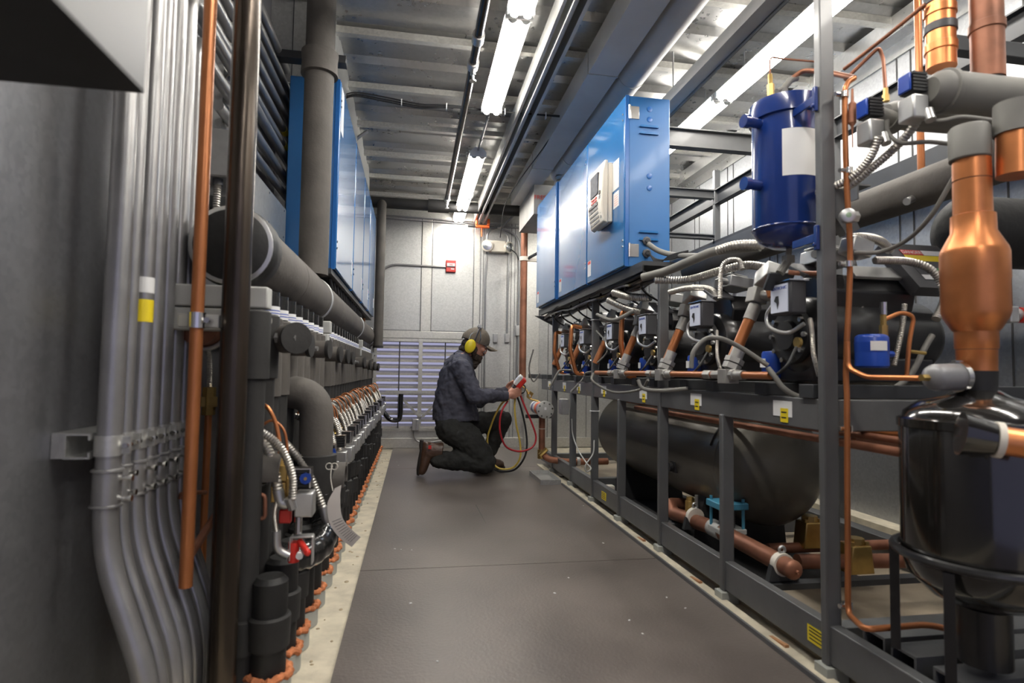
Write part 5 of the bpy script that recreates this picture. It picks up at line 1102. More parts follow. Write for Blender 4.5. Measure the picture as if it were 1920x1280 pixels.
for py in (235, 350):
    p = at(1420, py, Y=vy); zz = p.z; q = MB().cyl((vc.x-vr+.01, vy-.01, zz), (vc.x-vr-.055, vy-.02, zz), .016, n=18).cyl((vc.x-vr-.040, vy-.018, zz), (vc.x-vr-.058, vy-.02, zz), .020, n=18).build('port', 'blued', t)
for py in (215, 460):
    p = at(1545, py, Y=1.5); MB().box(1.088, 1.0995, 1.412, 1.425, p.z-.035, p.z+.035).cyl((1.082, 1.418, p.z-.02), (1.088, 1.418, p.z-.02), .006, n=8).box(1.09, 1.097, 1.425, 1.52, p.z-.012, p.z+.012).build('mounting_tab', 'blued', t, bevel=.002)
# fittings on top of the vessel
t = thing('brass_fitting', 'brass fitting standing on the left of the blue vessel top', 'fitting', at(1445, 188, Y=1.6)); a, b = at(1446, 186, Y=1.6), at(1444, 140, Y=1.6)
MB().cyl(a, a.lerp(b, .6), .011, n=6).cyl(a.lerp(b,.6), b, .007, n=10).build('body', 'brass', t)
MB().tube(fillet([b, at(1443, 106, Y=1.6), at(1464, 110, Y=1.6), at(1532, 116, Y=1.55)], .02), .003, 8).build('capillary', 'copperd', t)
t = thing('service_valve', 'angled grey service valve on top of the blue vessel', 'valve', at(1468, 186, Y=1.57)); a, b, c = at(1468, 186, Y=1.57), at(1468, 168, Y=1.57), at(1482, 150, Y=1.57)
MB().cyl(a, b, .014, n=12).tube([at(1456, 172, Y=1.57), b, c, at(1494, 146, Y=1.57)], .010, 10).build('body', 'dirtyp', t)
MB().tube(fillet([c, at(1504, 132, Y=1.56), at(1545, 134, Y=1.5), at(1602, 146, Y=1.39)], .02), .0075, 12).build('copper_tube', 'copperd', t)
# valve under the blue vessel
t = thing('service_valve', 'grey valve with copper tube under the blue vessel', 'valve', at(1480, 500, Y=1.6))
a = at(1480, 462, Y=1.6); MB().cyl(a, at(1478, 480, Y=1.6), .009, n=10).ob(at(1478, 486, Y=1.6), (.028,.024,.024)).tube([at(1478, 488, Y=1.6), at(1462, 512, Y=1.6)], .013, 10).build('body', 'dirtyp', t)
MB().tube(spline([at(1478, 510, Y=1.6), at(1500, 512, Y=1.58), at(1540, 513, Y=1.52)], 6), .0075, 10).build('copper_tube', 'copperd', t)
R = Matrix.Rotation(.6, 3, 'X'); tag(MB().ob(at(1460, 528, Y=1.62), (.085,.012,.06), R).build('valve_bracket', 'steel2', bevel=.003), 'folded dark bracket plate below the blue vessel', 'bracket')
# ---------------- receiver tank
TX, TZ, TR = 1.435, .425, .235
t = thing('receiver_tank', 'large horizontal olive-black tank lying inside the rack', 'tank', (TX, 2.9, .19))
pr = [(0,2.03)]+[(TR*math.sin(a), 2.03+.13*(1-math.cos(a))) for a in [PI/2*k/8 for k in range(1,9)]]+[(TR,3.65)]+[(TR*math.cos(a), 3.65+.12*math.sin(a)) for a in [PI/2*k/8 for k in range(1,9)]]
MB().lathe(pr, (TX, 0, TZ), Y_, 56).build('shell', 'tank', t)
MB().lathe([(TR+.0005,2.172),(TR+.003,2.175),(TR+.0005,2.178)], (TX, 0, TZ), Y_, 56).build('weld_seam', 'tank', t)
for y in (2.35, 3.35):
    m = MB(); pts = [(-.21,0),(.21,0),(.21,.13)]+[( .21*math.cos(a)*1.0, .385-.235*math.sin(a)+.0) for a in [math.radians(v) for v in (50,60,70,80,90,100,110,120,130)]]+[(-.21,.13)]
    pts = [(-.21,0),(.21,0),(.19,.19)]+[((TR+.001)*math.cos(math.radians(v)), TZ-.034+(TR+.001)*math.sin(math.radians(v))) for v in (-42,-55,-70,-90,-110,-125,-138)]+[(-.19,.19)]
    m.prism(pts, (TX, y, .036), X_, Z_, Y_*.05); m.build('saddle', 'blackm', t, smooth=False)
for y in (2.55,): MB().ob((TX-TR*.93, y, TZ-.06), (.03,.05,.05)).cyl((TX-TR*.93-.02, y, TZ-.06), (TX-TR*.93-.035, y, TZ-.06), .02, n=12).build('port_cap', 'blackm', t)
MB().lathe([(.016,-.002),(.016,.02),(.0,.022)], (TX-.13, 3.745, TZ+.1), Y_, 12).build('end_port', 'blackm', t)
m = MB(); 
for a0 in range(10):
    th = math.radians(150-a0*7); 
m.torus((TX, 2.22, TZ), Y_, TR+.004, .004, 20, 6, math.radians(200), math.radians(255)); m.build('hose_strap', 'blackm', t)
tag(MB().box(1.20, 1.70, 1.95, 3.9, .0345, .0358).build('tank_plinth', 'blackm', smooth=False), 'low dark plinth plate under the receiver tank', 'plinth')
# pipe run hidden under mid beam
pipe_thing('copper_pipe', [(1.24, 1.2, .635), (1.24, 3.4, .635)], .010, 'copperd', 'upper thin dull copper pipe just under the rack mid beam', 'pipe')
pipe_thing('copper_pipe', [(1.20, 1.1, .612), (1.20, 3.0, .612)], .012, 'copperd', 'lower thin dull copper pipe under the rack mid beam', 'pipe')
pipe_thing('copper_pipe', [at(1605, 800, Y=1.62), at(1730, 812, Y=1.62)], .026, 'copper', 'thick copper pipe seen between tall post and black vessel', 'pipe', n=20)
pipe_thing('copper_pipe', [at(1600, 822, Y=1.58), at(1740, 838, Y=1.58)], .011, 'copperd', 'thin copper pipe below the thick one beside black vessel', 'pipe')
# ---------------- bottom copper piping
t = thing('liquid_line', 'thick copper pipe running low inside the rack to a capped end', 'pipe', (1.2, 2.0, .1)); X0 = 1.205
Q = lambda a, b: at(a, b, X=X0)
e = Q(1487, 1068)
pth = fillet([at(1312, 946, Y=2.75), Q(1256, 945), Q(1262, 962), Q(1345, 992), Q(1487, 1068)], .06)
MB().tube(pth, .030, 24).build('pipe', 'copperd', t)
MB().ell(e, (.031,.02,.031), 18).cyl(e-Vector((0,.02,0)), e-Vector((0,.03,0)), .006, n=8).build('end_cap', 'copperd', t)
a, b = Q(1336, 988), Q(1356, 998); MB().cyl(a, b, .034, n=24).build('white_band', 'ltgrey', t)
def clampU(o, r, nm, lab):
    t = thing('pipe_clamp', lab, 'clamp', o-Vector((0,0,r+.02)), 'pipe clamps on the low copper line')
    MB().lathe([(r+.001,-.012),(r+.007,-.012),(r+.007,.012),(r+.001,.012)], o, Y_, 26).build('strap', 'string', t)
    MB().torus(o+Vector((0,0,r+.016)), Y_, .010, .005, 12, 6).build('strap_bolt', 'zinc', t)
    MB().prism([(-.055,-r-.022),(.055,-r-.022),(r+.012,-.0),(r*.9,-r*.75),(0,-r-.001-.008),(-r*.9,-r*.75),(-r-.012,0)], o-Vector((0,.010,0)), X_, Z_, Y_*.02).build('saddle', 'steel2', t, smooth=False)
    return t
clampU(e+Vector((0,.055,.0)), .030, '', 'clamp with dark saddle at the capped end of copper pipe')
clampU(Q(1303, 968), .030, '', 'clamp at the bend of the low copper pipe')
tag(MB().box(X0-.08, 1.90, e.y+.03, e.y+.07, e.z-.075, e.z-.056).build('strut_rail', 'steel2', smooth=False), 'dark strut rail under the capped end of copper pipe', 'strut')
t = thing('check_valve', 'brass valve body with cap on the low copper pipe bend', 'valve', Q(1298, 975)); c = Q(1294, 958)+Vector((0,0,.0)); MB().cyl(c, c+Vector((0,0,.045)), .022, n=8).cyl(c+Vector((0,0,.045)), c+Vector((0,0,.062)), .015, n=6).build('body', 'brass', t); p = at(1306, 928, Y=c.y); MB().cyl(p, p-Vector((0,0,.06)), .008, n=10).build('stem', 'zinc', t)
# teal flanged valve
c = at(1363, 965, Y=2.12); t = thing('flanged_valve', 'teal blue flanged valve with bolts behind short rack post', 'valve', c-Vector((0,0,.07)))
MB().ob(c+Vector((0,0,.042)), (.12,.11,.025)).build('top_flange', 'teal', t, bevel=.003); MB().ob(c+Vector((0,0,-.055)), (.11,.10,.02)).build('bottom_flange', 'ltgrey', t, bevel=.003); MB().cyl(c+Vector((0,0,-.045)), c+Vector((0,0,.03)), .03, n=18).build('body', 'dkgrey', t)
b = MB()
for sx in (-.045,.045):
    for sy in (-.04,.04): b.cyl(c+Vector((sx,sy,-.045)), c+Vector((sx,sy,.068)), .006, n=8)
each(b, 'bolt', 'teal', t)
# cross pipes
t = thing('cross_pipe', 'mottled copper pipe crossing the deck behind the capped end', 'pipe', at(1600, 1055, Y=1.86)); MB().tube([at(1495, 1052, Y=1.90), at(1560, 1052, Y=1.90), at(1760, 1050, Y=1.90)], .026, 20).build('pipe', 'copperd', t)
t = thing('cross_pipe', 'rear mottled copper pipe crossing the deck', 'pipe', at(1600, 1020, Y=2.1)); MB().tube([at(1440, 1028, Y=2.1), at(1740, 1018, Y=2.1)], .020, 20).build('pipe', 'copperd', t)
for k, (px, py, y) in enumerate(((1518, 1000, 2.10), (1604, 1045, 1.90))):
    c = at(px, py, Y=y); t = thing('brass_valve', ['blocky brass valve left of the tall post on the deck','blocky brass valve right of the tall post on the deck'][k], 'valve', c-Vector((0,0,.05)), 'brass valves on the deck')
    MB().prism([(-.05,-.05),(.05,-.05),(.038,.05),(-.038,.05)], c-Vector((0,.035,0)), X_, Z_, Y_*.07).build('body', 'brass', t, bevel=.004)
    MB().cyl(c+Vector((0,0,.05)), c+Vector((0,0,.072)), .030, n=8).build('cap', 'brass', t)
    b = MB()
    for sx in (-.03,.03): b.cyl(c+Vector((sx,-.02,.05)), c+Vector((sx,-.02,.062)), .009, n=6)
    each(b, 'bolt', 'brass', t)
t = thing('shutoff_valve', 'small brass shutoff valve beside the black vessel base', 'valve', at(1728, 1020, Y=1.75)); c = at(1728, 1012, Y=1.75); MB().cyl(c-Vector((.03,0,0)), c+Vector((.04,0,0)), .024, n=16).cyl(c, c+Vector((0,0,.05)), .016, n=8).cyl(c+Vector((0,0,.05)), c+Vector((0,0,.065)), .022, n=8).build('body', 'brass', t)
# ---------------- drier shell with bolted flange, far end
fy = 4.36; c = at(1022, 768, Y=fy)
t = thing('drier_shell', 'horizontal drier cylinder with bolted grey flange by the technician', 'filter drier', c-Vector((0,0,.08)))
MB().lathe([(0,-.012),(.062,-.012),(.068,-.008),(.068,.012),(.06,.014)], c, Y_, 40).build('flange', 'ltgrey', t)
b = MB()
for i in range(8): th = 2*PI*i/8+.2; b.cyl(c+Vector((.055*math.cos(th), -.012, .055*math.sin(th))), c+Vector((.055*math.cos(th), -.019, .055*math.sin(th))), .007, n=6)
each(b, 'bolt', 'chrome', t)
MB().ob(c+Vector((0,-.0135,.01)), (.016,.002,.020)).build('tag_plate', 'white', t, smooth=False)
MB().cyl(c+Vector((0,.012,0)), c+Vector((0,.34,0)), .052, n=32).build('shell', 'white', t)
for y0, y1, mm in ((.04,.10,'blueb'),(.10,.17,'orangep'),(.24,.28,'blueb')): MB().lathe([(.0526,y0),(.0526,y1)], c, Y_, 32).build('label_band', mm, t)
pv = [c+Vector((.0,.10,-.05)), at(1018, 862, Y=4.42), at(1018, 868, Y=4.42)]
zz = .10; p0 = c+Vector((0,.10,-.05)); t = thing('copper_pipe', 'copper pipe dropping from drier shell and turning right near floor', 'pipe', (p0.x, p0.y, zz))
MB().tube(fillet([p0, (p0.x, p0.y, zz+.06), (p0.x+.04, p0.y-.05, zz+.02), (p0.x+.16, p0.y-.12, zz+.01), (p0.x+.50, p0.y-.12, zz+.01)], .05), .025, 20).build('pipe', 'copperd', t)
MB().cyl((p0.x, p0.y, zz+.02), (p0.x, p0.y, zz+.09), .034, n=12).cyl((p0.x-.02,p0.y-.03,zz+.05),(p0.x+.03,p0.y-.05,zz+.10),.018,n=8).build('brass_joint', 'brass', t)
MB().lathe([(.026,-.012),(.036,-.012),(.036,.012),(.026,.012)], (p0.x+.26, p0.y-.12, zz+.01), X_, 20).build('clamp', 'zinc', t)
MB().cyl((p0.x, p0.y, .35), (p0.x, p0.y, .355), .0265, n=16).build('marker_ring', 'string', t)
c = at(1010, 748, Y=4.7); tag(MB().box(c.x-.1, c.x+.12, 4.72, 4.76, c.z-.16, c.z-.13).build('drier_shelf', 'steel2', smooth=False), 'dark steel arm under the drier shell', 'bracket')
t = thing('hose_connection', 'tangle of brass service fittings above the drier shell', 'fitting', at(990, 745, Y=4.6))
a = at(992, 735, Y=4.58); MB().tube(spline([at(978, 722, Y=4.6), at(988, 732, Y=4.58), at(992, 746, Y=4.58), at(1010, 752, Y=4.56)], 6), .008, 8).cyl(a, a+Vector((.03,0,-.02)), .014, n=6).torus(a+Vector((0,-.01,-.03)), Y_, .018, .005, 16, 6).build('fitting', 'brass', t)
# junction box on a post with looped cable
c = at(1064, 762, X=1.07); t = thing('junction_box', 'grey junction box fixed on a short rack post at far end', 'junction box', (1.05, c.y, c.z-.05))
MB().box(1.02, 1.073, c.y-.04, c.y+.04, c.z-.055, c.z+.055).build('box', 'zinc', t, bevel=.004); MB().box(1.016, 1.02, c.y-.036, c.y+.036, c.z-.05, c.z+.05).build('cover', 'zinc', t, bevel=.001)
pipe_thing('grey_cable', spline([at(1072, 785, Y=3.9), at(1074, 815, Y=3.9), at(1085, 845, Y=3.75), at(1100, 868, Y=3.6), at(1108, 878, Y=3.4), at(1100, 884, Y=3.4), at(1098, 872, Y=3.4), at(1112, 850, Y=3.42), at(1114, 825, Y=3.45)], 8), .0045, 'ltgrey', 'grey cable dropping from junction box and looping at the tall post', 'cable')
tag(MB().torus((XF+PW/2, 3.47+PD/2, .56), Z_, .030, .003, 20, 6).build('zip_tie', 'white'), 'white zip tie around the tall middle post, below the beam', 'zip tie')
tag(MB().torus((XF+PW/2, 3.47+PD/2, 1.13), Z_, .030, .003, 20, 6).build('zip_tie', 'white'), 'white zip tie around the tall middle post, near its top', 'zip tie')
tag(MB().box(1.15, 1.19, 3.3, 3.35, .0345, .13).build('pipe_support', 'string', bevel=.003), 'small pale support block behind tall middle post near deck', 'block')
# dark backing equipment: condenser oil reservoir boxes behind compressors
# ================================================================ TECHNICIAN
PY = 4.55; YN_, YF_ = 4.36, 4.70
def A_(px, py, y=PY): return at(px, py, Y=y)
per = thing('person', 'kneeling person in navy shirt, black trousers, cap and yellow ear muffs', 'person', (A_(860, 888).x, PY, 0))
def remesh(o, vox, sm=4, f=.6, disp=0, dscale=.1):
    r = o.modifiers.new('Remesh', 'REMESH'); r.mode = 'VOXEL'; r.voxel_size = vox; r.use_smooth_shade = True
    s = o.modifiers.new('Smooth', 'SMOOTH'); s.iterations = sm; s.factor = f
    if disp:
        t = bpy.data.textures.new(o.name+'_folds', 'CLOUDS'); t.noise_scale = dscale; t.noise_depth = 2
        d = o.modifiers.new('Folds', 'DISPLACE'); d.texture = t; d.strength = disp; d.mid_level = .5
    return o
def limb(m, pts, rad, n=18):
    m.tube(pts, lambda k: rad[k], n)
    for p, r in ((pts[0], rad[0]), (pts[-1], rad[-1])): m.ell(p, (r, r, r), 12)
    for p, r in list(zip(pts, rad))[1:-1]: m.ell(p, (r*.99, r*.99, r*.99), 12)
    return m
# --- head frame
hc = A_(891, 644); tl = math.radians(22)
hf = Vector((math.cos(tl), 0, -math.sin(tl))); hu = Vector((math.sin(tl), 0, math.cos(tl))); hs = Vector((0, 1, 0))
HR = Matrix((hf, hs, hu)).transposed()
def hp(a, b, c): return hc+HR@Vector((a, b, c))
sh_n, el_n, wr_n = A_(864, 688, 4.385), A_(890, 742, 4.33), A_(949, 742, 4.40)
sh_f, el_f, wr_f = A_(866, 692, 4.70), A_(898, 750, 4.72), A_(950, 733, 4.60)
hip_n, kn_n, an_n = A_(848, 802, 4.47), A_(912, 868, 4.40), A_(815, 862, 4.43)
hip_f, kn_f, an_f = A_(852, 800, 4.63), A_(944, 787, 4.68), A_(905, 868, 4.66)
def hand(m, wrist, fwd, up, side, curl, s=1.0, flip=1):
    "palm, five fingers in chains, thumb from the side of the palm"
    fwd = fwd.normalized(); side = side.normalized(); up = fwd.cross(side).normalized()*flip
    if up.z < 0: up = -up
    pal = wrist+fwd*.048*s
    Rm = Matrix((fwd, side, up)).transposed()
    m.ell(pal, (.050*s, .018*s, .042*s), 16, Rm); limb(m, [wrist-fwd*.03, wrist, wrist+fwd*.03], [.027*s, .025*s, .024*s], 12)
    L = [(.030,.042,.026,.020),(.012,.046,.030,.022),(-.008,.042,.028,.021),(-.026,.034,.022,.018)]
    for i, (h, a, b, c) in enumerate(L):
        p = pal+fwd*.036*s+up*h*s; ps = [p-fwd*.02*s, p]; ang = 0; d = fwd.copy()
        for q, ln in enumerate((a, b, c)):
            ang += curl[i]*(.7, 1.0, .8)[q]; d = (fwd*math.cos(ang)+side*math.sin(ang)).normalized(); p = p+d*ln*s; ps.append(p)
        limb(m, ps, [.0095*s, .0100*s, .0088*s, .0080*s, .0070*s], 10)
    t0 = pal-fwd*.028*s+up*.028*s+side*.006*s; d1 = (fwd*.75+up*.45+side*.45).normalized(); d2 = (fwd*.95+side*.45+up*.05).normalized()
    limb(m, [t0, t0+d1*.038*s, t0+d1*.038*s+d2*.030*s, t0+d1*.038*s+d2*.052*s], [.0135*s, .0115*s, .0100*s, .0085*s], 10)
    return pal
# --- one continuous body: head, neck, trunk, arms, hands, legs
b = MB()
b.ell(hc+hu*.018, (.096, .078, .092), 24, HR); b.ell(hp(.012, 0, -.045), (.076, .062, .075), 20, HR); b.ell(hp(.048, 0, -.088), (.030, .030, .026), 14, HR)
b.loft([(hp(.088,0,.010), hs*.008, hu*.006), (hp(.102,0,-.012), hs*.010, hu*.010), (hp(.112,0,-.032), hs*.015, hu*.012), (hp(.096,0,-.042), hs*.016, hu*.010)], 12)
b.ell(hp(.084, 0, .028), (.014, .050, .012), 12, HR)
for s in (-1, 1): b.ell(hp(.070, s*.040, -.025), (.024, .020, .020), 12, HR); b.ell(hp(-.004, s*.078, -.01), (.018, .008, .030), 12, HR)
b.ell(hp(.090, 0, -.062), (.012, .026, .008), 12, HR)
limb(b, [A_(868, 674), A_(880, 660)], [.062, .058])
trunk = [(811, 898, 787, .165), (812, 894, 765, .158), (817, 888, 735, .160), (825, 891, 702, .168), (838, 886, 675, .162), (854, 882, 662, .10)]
b.loft([((A_(p, y)+A_(q, y))/2, X_*(.5*(A_(q, y).x-A_(p, y).x)*.86), Y_*w*.92) for p, q, y, w in trunk], 28)
b.ell(A_(846, 796), (.11, .155, .085), 20)
limb(b, [sh_n, el_n, wr_n], [.052, .042, .026]); limb(b, [sh_f, el_f, wr_f], [.052, .042, .026])
limb(b, [hip_n, kn_n, an_n], [.092, .058, .044]); limb(b, [hip_f, kn_f, an_f], [.092, .058, .044])
gp = A_(975, 722, 4.47)
pn = hand(b, wr_n+Vector((.018,0,0)), A_(973, 733, 4.44)-wr_n, Z_, Vector((.1, 1, .0)), (.50, .62, .75, .85), .98)
pf = hand(b, wr_f, A_(975, 716, 4.56)-wr_f, Z_, Vector((.05, -1, 0)), (.45, .60, .70, .80), .98, 1)
body = remesh(b.build('body', 'skin', per), .0052, 3, .5)
# eyes and glasses
for s in (-1, 1):
    MB().ell(hp(.081, s*.031, .006), (.010, .012, .010), 12, HR).build('eye', 'white', per)
    MB().ell(hp(.0895, s*.031, .005), (.003, .005, .005), 10, HR).build('iris', 'ink', per)
g = MB()
for s in (-1, 1):
    g.loft([(hp(.105, s*.033, .002), hs*.026, hu*.017), (hp(.108, s*.033, .002), hs*.025, hu*.016)], 18)
gl = mat('safety_lens', (.62,.60,.60), .06, 0, .02); gl.node_tree.nodes['Principled BSDF'].inputs['Alpha'].default_value = .45
gg = g.build('safety_glasses', gl, per); tm = MB()
for s in (-1, 1): tm.tube([hp(.103, s*.058, .010), hp(.03, s*.082, .012), hp(-.01, s*.086, .010)], .0025, 6)
tm.build('glasses_temple', 'dkgrey', gg)
# beard and hair
h = MB(); h.ell(hp(.030, 0, -.095), (.055, .060, .045), 18, HR); h.ell(hp(.066, 0, -.105), (.036, .042, .046), 16, HR); h.ell(hp(.060, 0, -.150), (.028, .036, .055), 14, HR); h.ell(hp(.050, 0, -.195), (.015, .022, .035), 12, HR)
h.ell(hp(.098, 0, -.054), (.010, .024, .008), 12, HR)
for s in (-1, 1): h.ell(hp(.008, s*.066, -.060), (.026, .014, .040), 14, HR)
remesh(h.build('beard', 'hair', per), .005, 2, .5, .022, .022)
h = MB(); h.ell(hp(-.055, 0, -.030), (.046, .072, .055), 16, HR); h.ell(hp(-.070, 0, -.075), (.038, .058, .038), 14, HR)
remesh(h.build('hair', 'hair', per), .005, 2, .5, .02, .025)
# cap
c = MB(); rings = []
for k in range(9):
    a = k/8*PI/2; q = math.cos(a); rings.append((hp(-.006+.010*math.sin(a), 0, .022+.112*math.sin(a)), hf*(.111*max(q,.02)), hs*(.093*max(q,.02))))
c.loft([(hp(-.006,0,.008), hf*.110, hs*.092)]+rings, 32); cp = c.build('cap', 'cap', per)
br = MB(); vs = []; N = 14; K = 8
for top in (0, .004):
    for k in range(K+1):
        f = k/K
        for i in range(N+1):
            t = -1+2*i/N; w = .080*(1-.25*f*f)*t; L = .088+.100*f*math.sqrt(max(0, 1-(t*.85)**2)); vs.append(hp(L, w, .024-.022*t*t-f*.008+top))
n1 = (K+1)*(N+1); fs = []
for k in range(K):
    for i in range(N):
        a = k*(N+1)+i; fs += [(a, a+1, a+N+2, a+N+1), (n1+a, n1+a+N+1, n1+a+N+2, n1+a+1)]
for k in range(K): a = k*(N+1); fs += [(a, a+N+1, n1+a+N+1, n1+a), (a+N, n1+a+N, n1+a+2*N+1, a+2*N+1)]
for i in range(N): a = K*(N+1)+i; fs += [(a, a+1, n1+a+1, n1+a)]
br.add(vs, fs); br.build('brim', 'cap', cp)
lg = MB().ob(hp(.102, -.030, .055), (.004, .030, .010), HR).ob(hp(.104, -.030, .040), (.004, .028, .008), HR); lg.build('cap_logo', 'white', cp)
MB().ell(hp(.004, 0, .135), (.008, .008, .004), 8, HR).build('cap_button', 'cap', cp)
MB().torus(hp(-.112, 0, .022), hf, .022, .005, 20, 8).build('back_strap', 'cap', cp)
# ear muffs
em = MB(); em.tube([hp(-.022, .112*math.cos(a), .01+.136*math.sin(a)) for a in [PI*k/24 for k in range(25)]], .006, 8); E_ = em.build('headband', 'dkgrey', per)
pad = MB(); pad.tube([hp(-.022, .110*math.cos(a), .012+.137*math.sin(a)) for a in [PI*(.28+.44*k/12) for k in range(13)]], .013, 8); pad.build('band_pad', 'grey', E_)
for s in (-1, 1):
    cu = MB().ell(hp(-.036, s*.108, -.042), (.042, .024, .056), 22, HR); cu.build('ear_cup', 'yellow', per)
    MB().ell(hp(-.036, s*.092, -.042), (.044, .016, .058), 20, HR).build('ear_cushion', 'blackm', per)
    w = MB().tube([hp(-.066, s*.100, .0), hp(-.066, s*.106, .045), hp(-.036, s*.100, .095)], .0028, 6).tube([hp(.016, s*.100, .0), hp(.016, s*.106, .045), hp(-.008, s*.100, .095)], .0028, 6); w.build('wire_yoke', 'chrome', per)
# shirt
s = MB(); s.loft([((A_(p, y)+A_(q, y))/2, X_*(.5*(A_(q, y).x-A_(p, y).x)), Y_*w*1.06) for p, q, y, w in trunk[:5]+[(851, 878, 663, .11)]], 32)
limb(s, [sh_n+Vector((-.012,.03,-.005)), sh_n, sh_n.lerp(el_n, .5)+Vector((-.004,0,0)), el_n, el_n.lerp(wr_n, .5), wr_n-Vector((.012,0,0))], [.075, .076, .070, .066, .054, .036])
limb(s, [sh_f+Vector((-.012,-.03,-.005)), sh_f, sh_f.lerp(el_f, .5), el_f, el_f.lerp(wr_f, .5), wr_f-Vector((.012,0,0))], [.075, .076, .070, .062, .052, .036])
s.ell(A_(860, 680), (.090, .175, .065), 20); s.ell(A_(862, 670), (.055, .100, .045), 18)
shirt = remesh(s.build('shirt', 'shirt', per), .0075, 3, .5, .034, .055)
col = MB(); col.loft([(A_(869, 671), X_*.056+Z_*-.030, Y_*.070), (A_(873, 663), X_*.056+Z_*-.032, Y_*.070), (A_(867, 671), X_*.072+Z_*-.036, Y_*.092)], 24, cap=False); co = col.build('collar', 'shirt', shirt)
sol = co.modifiers.new('Solid', 'SOLIDIFY'); sol.thickness = .006
for w0, e0 in ((wr_n, el_n), (wr_f, el_f)):
    d = (w0-e0).normalized(); MB().lathe([(.030,-.035),(.041,-.03),(.040,.010),(.030,.012)], w0-d*.004, d, 22).build('cuff', 'shirt', shirt)
# trousers
tr = MB(); tr.loft([((A_(p, y)+A_(q, y))/2, X_*(.5*(A_(q, y).x-A_(p, y).x)), Y_*w) for p, q, y, w in ((815, 883, 778, .15), (817, 884, 792, .165), (822, 890, 806, .16), (835, 890, 815, .10))], 28)
limb(tr, [hip_n+Vector((-.01,0,0)), hip_n.lerp(kn_n, .45)+Vector((.012,0,.018)), hip_n.lerp(kn_n, .8)+Vector((.008,0,.01)), kn_n+Vector((-.004,0,.004))], [.120, .116, .096, .080])
limb(tr, [kn_n+Vector((-.02,0,-.003)), kn_n.lerp(an_n, .45)+Vector((0,0,.012)), an_n+Vector((.03,0,.0)), an_n+Vector((.012,0,.0))], [.076, .078, .066, .060])
limb(tr, [hip_f, hip_f.lerp(kn_f, .5)+Vector((0,0,.0)), kn_f+Vector((-.02,0,-.005)), kn_f], [.110, .094, .078, .072])
limb(tr, [kn_f, kn_f.lerp(an_f, .5), an_f], [.070, .066, .058])
remesh(tr.build('trousers', 'trouser', per), .0075, 3, .5, .030, .065)
MB().lathe([(1,-.0)], (0,0,0)) if False else None
# boots: near boot rests on its toe, sole facing back
def boot(ank, toe, up, name='boot'):
    "ank ankle, toe direction unit, up = from sole towards leg"
    toe = toe.normalized(); up = (up-toe*up.dot(toe)).normalized(); sd = toe.cross(up)
    R = Matrix((toe, sd, up)).transposed(); g = lambda a, b_, c_: ank+R@Vector((a, b_, c_))
    m = MB(); m.loft([(g(-.005,0,.075), toe*.066, sd*.056), (g(-.002,0,.03), toe*.064, sd*.054), (g(.004,0,-.01), toe*.068, sd*.050), (g(.012,0,-.05), toe*.080, sd*.049)], 22)
    m.loft([(g(-.062,0,-.052), sd*.034, up*.030), (g(-.02,0,-.045), sd*.043, up*.048), (g(.04,0,-.040), sd*.045, up*.050), (g(.10,0,-.048), sd*.050, up*.040), (g(.155,0,-.056), sd*.049, up*.034), (g(.182,0,-.062), sd*.032, up*.024)], 20)
    o = remesh(m.build(name, 'boot', per), .006, 4, .6, .004, .03)
    s = MB(); s.loft([(g(-.072,0,-.092), sd*.030, up*.014), (g(-.03,0,-.090), sd*.040, up*.016), (g(.01,0,-.086), sd*.036, up*.010), (g(.08,0,-.088), sd*.048, up*.012), (g(.15,0,-.088), sd*.046, up*.012), (g(.19,0,-.082), sd*.026, up*.010)], 16); s.build('sole', 'sole', o)
    l = MB()
    for k in range(5): p = g(.045-.012*k, 0, -.012+.02*k); l.tube([p-sd*.03, p+toe*.012, p+sd*.03], .003, 6)
    l.build('lace', 'string' if False else 'dkgrey', o)
    return o
bt = boot(A_(811, 845, 4.43), Vector((-.12, 0, -1)), Vector((1, 0, -.1)))
MB().ob(A_(806, 838, 4.365), (.022, .004, .028)).build('red_tab', 'red', bt)
boot(Vector((an_f.x-.01, an_f.y, .105)), Vector((1, 0, 0)), Z_)
# ---------------- manifold gauge and hoses
g0 = A_(972, 716, 4.47); t = thing('manifold_gauge', 'red and white manifold gauge held by the kneeling person', 'gauge', g0)
ax = Vector((.62, -.25, .75)).normalized(); sd = Vector((.75, 0, -.62)).normalized(); Rg = Matrix((sd, ax.cross(sd), ax)).transposed()
MB().ob(g0+sd*-.012+ax*.012, (.030, .075, .085), Rg).build('screen_face', 'white', t, bevel=.005)
MB().ob(g0+sd*.022+ax*.008, (.036, .082, .092), Rg).build('case', 'red', t, bevel=.008)
MB().ob(g0+sd*-.0285+ax*.016, (.003, .05, .045), Rg).build('display', 'lblue', t)
MB().ob(g0-ax*.055+sd*.0, (.032, .10, .03), Rg).build('valve_block', 'dkgrey', t, bevel=.004)
for k in (-1, 0, 1): MB().cyl(g0-ax*.065+Vector((0,.03*k,0)), g0-ax*.095+Vector((.0,.03*k,-.01)), .008, n=8).build('hose_nut', 'brass', t)
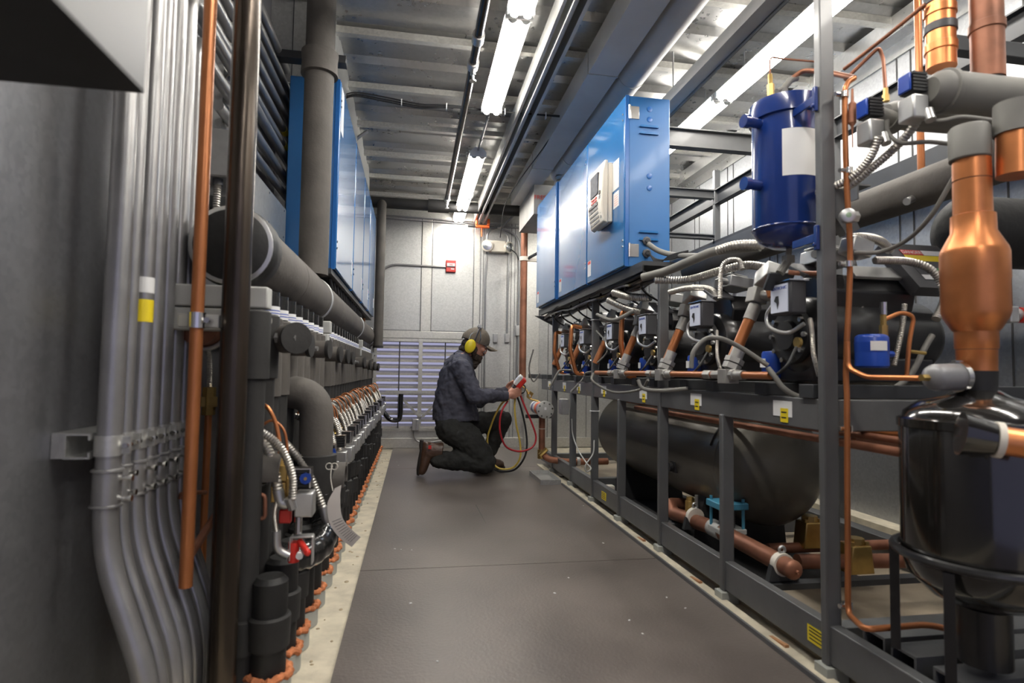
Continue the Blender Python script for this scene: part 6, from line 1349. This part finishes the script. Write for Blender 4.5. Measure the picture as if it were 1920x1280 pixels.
def hose(pts, m, lab, r=.0075):
    return pipe_thing('gauge_hose', spline([A_(a, b, c) for a, b, c in pts], 8), r, m, lab, 'hose', n=12, group='gauge hoses hanging from the manifold')
Mh = mat('hose_yellow', (.62,.45,.08), .45, 0, .05); M['hy'] = Mh; M['hr'] = mat('hose_red', (.45,.02,.03), .4, 0, .05)
hose([(966,744,4.47),(965,765,4.45),(968,795,4.44),(975,830,4.44),(975,858,4.42),(962,876,4.46),(940,879,4.48),(926,870,4.52),(917,850,4.55),(914,823,4.56),(920,800,4.54),(930,775,4.50),(942,755,4.46),(955,748,4.45)], 'hy', 'yellow gauge hose looping down to the floor by the knee')
hose([(970,744,4.49),(977,765,4.48),(985,800,4.47),(988,835,4.46),(982,860,4.44),(965,880,4.48),(940,884,4.50),(928,880,4.52)], 'blackm', 'black gauge hose hanging beside the yellow one')
hose([(974,736,4.48),(984,762,4.46),(998,795,4.45),(1005,820,4.45),(998,838,4.44),(975,846,4.42),(950,838,4.40),(939,815,4.38),(937,790,4.37),(942,768,4.37),(952,752,4.42)], 'hr', 'red gauge hose forming a wide loop before the drier')
hose([(974,738,4.50),(982,735,4.54),(985,725,4.58),(978,720,4.6)], 'blackm', 'short black gauge hose running to the brass fittings', .006)
EXPO = 0.6
# ================================================================ CAMERA AND VIEW
cd = bpy.data.cameras.new('camera'); cam = bpy.data.objects.new('camera', cd); COL.objects.link(cam)
R = Matrix((CR, CU, -CD)).transposed()
# camera axes expressed in the room frame: rows of the frame are the room axes seen from the camera
Rw = Matrix(((CR.x, CR.y, CR.z), (CD.x, CD.y, CD.z), (CU.x, CU.y, CU.z)))
cam.matrix_world = Matrix.Translation((0, 0, H)) @ Rw.to_4x4()
cd.sensor_width = 36; cd.sensor_fit = 'HORIZONTAL'; cd.lens = F/1920*36; cd.clip_start = .01; cd.clip_end = 50
cd.dof.use_dof = True; cd.dof.focus_distance = 4.4; cd.dof.aperture_fstop = 3.6
S.camera = cam
vs = S.view_settings; vs.view_transform = 'Standard'; vs.look = 'None'; vs.gamma = 1; vs.use_curve_mapping = False; vs.exposure = EXPO
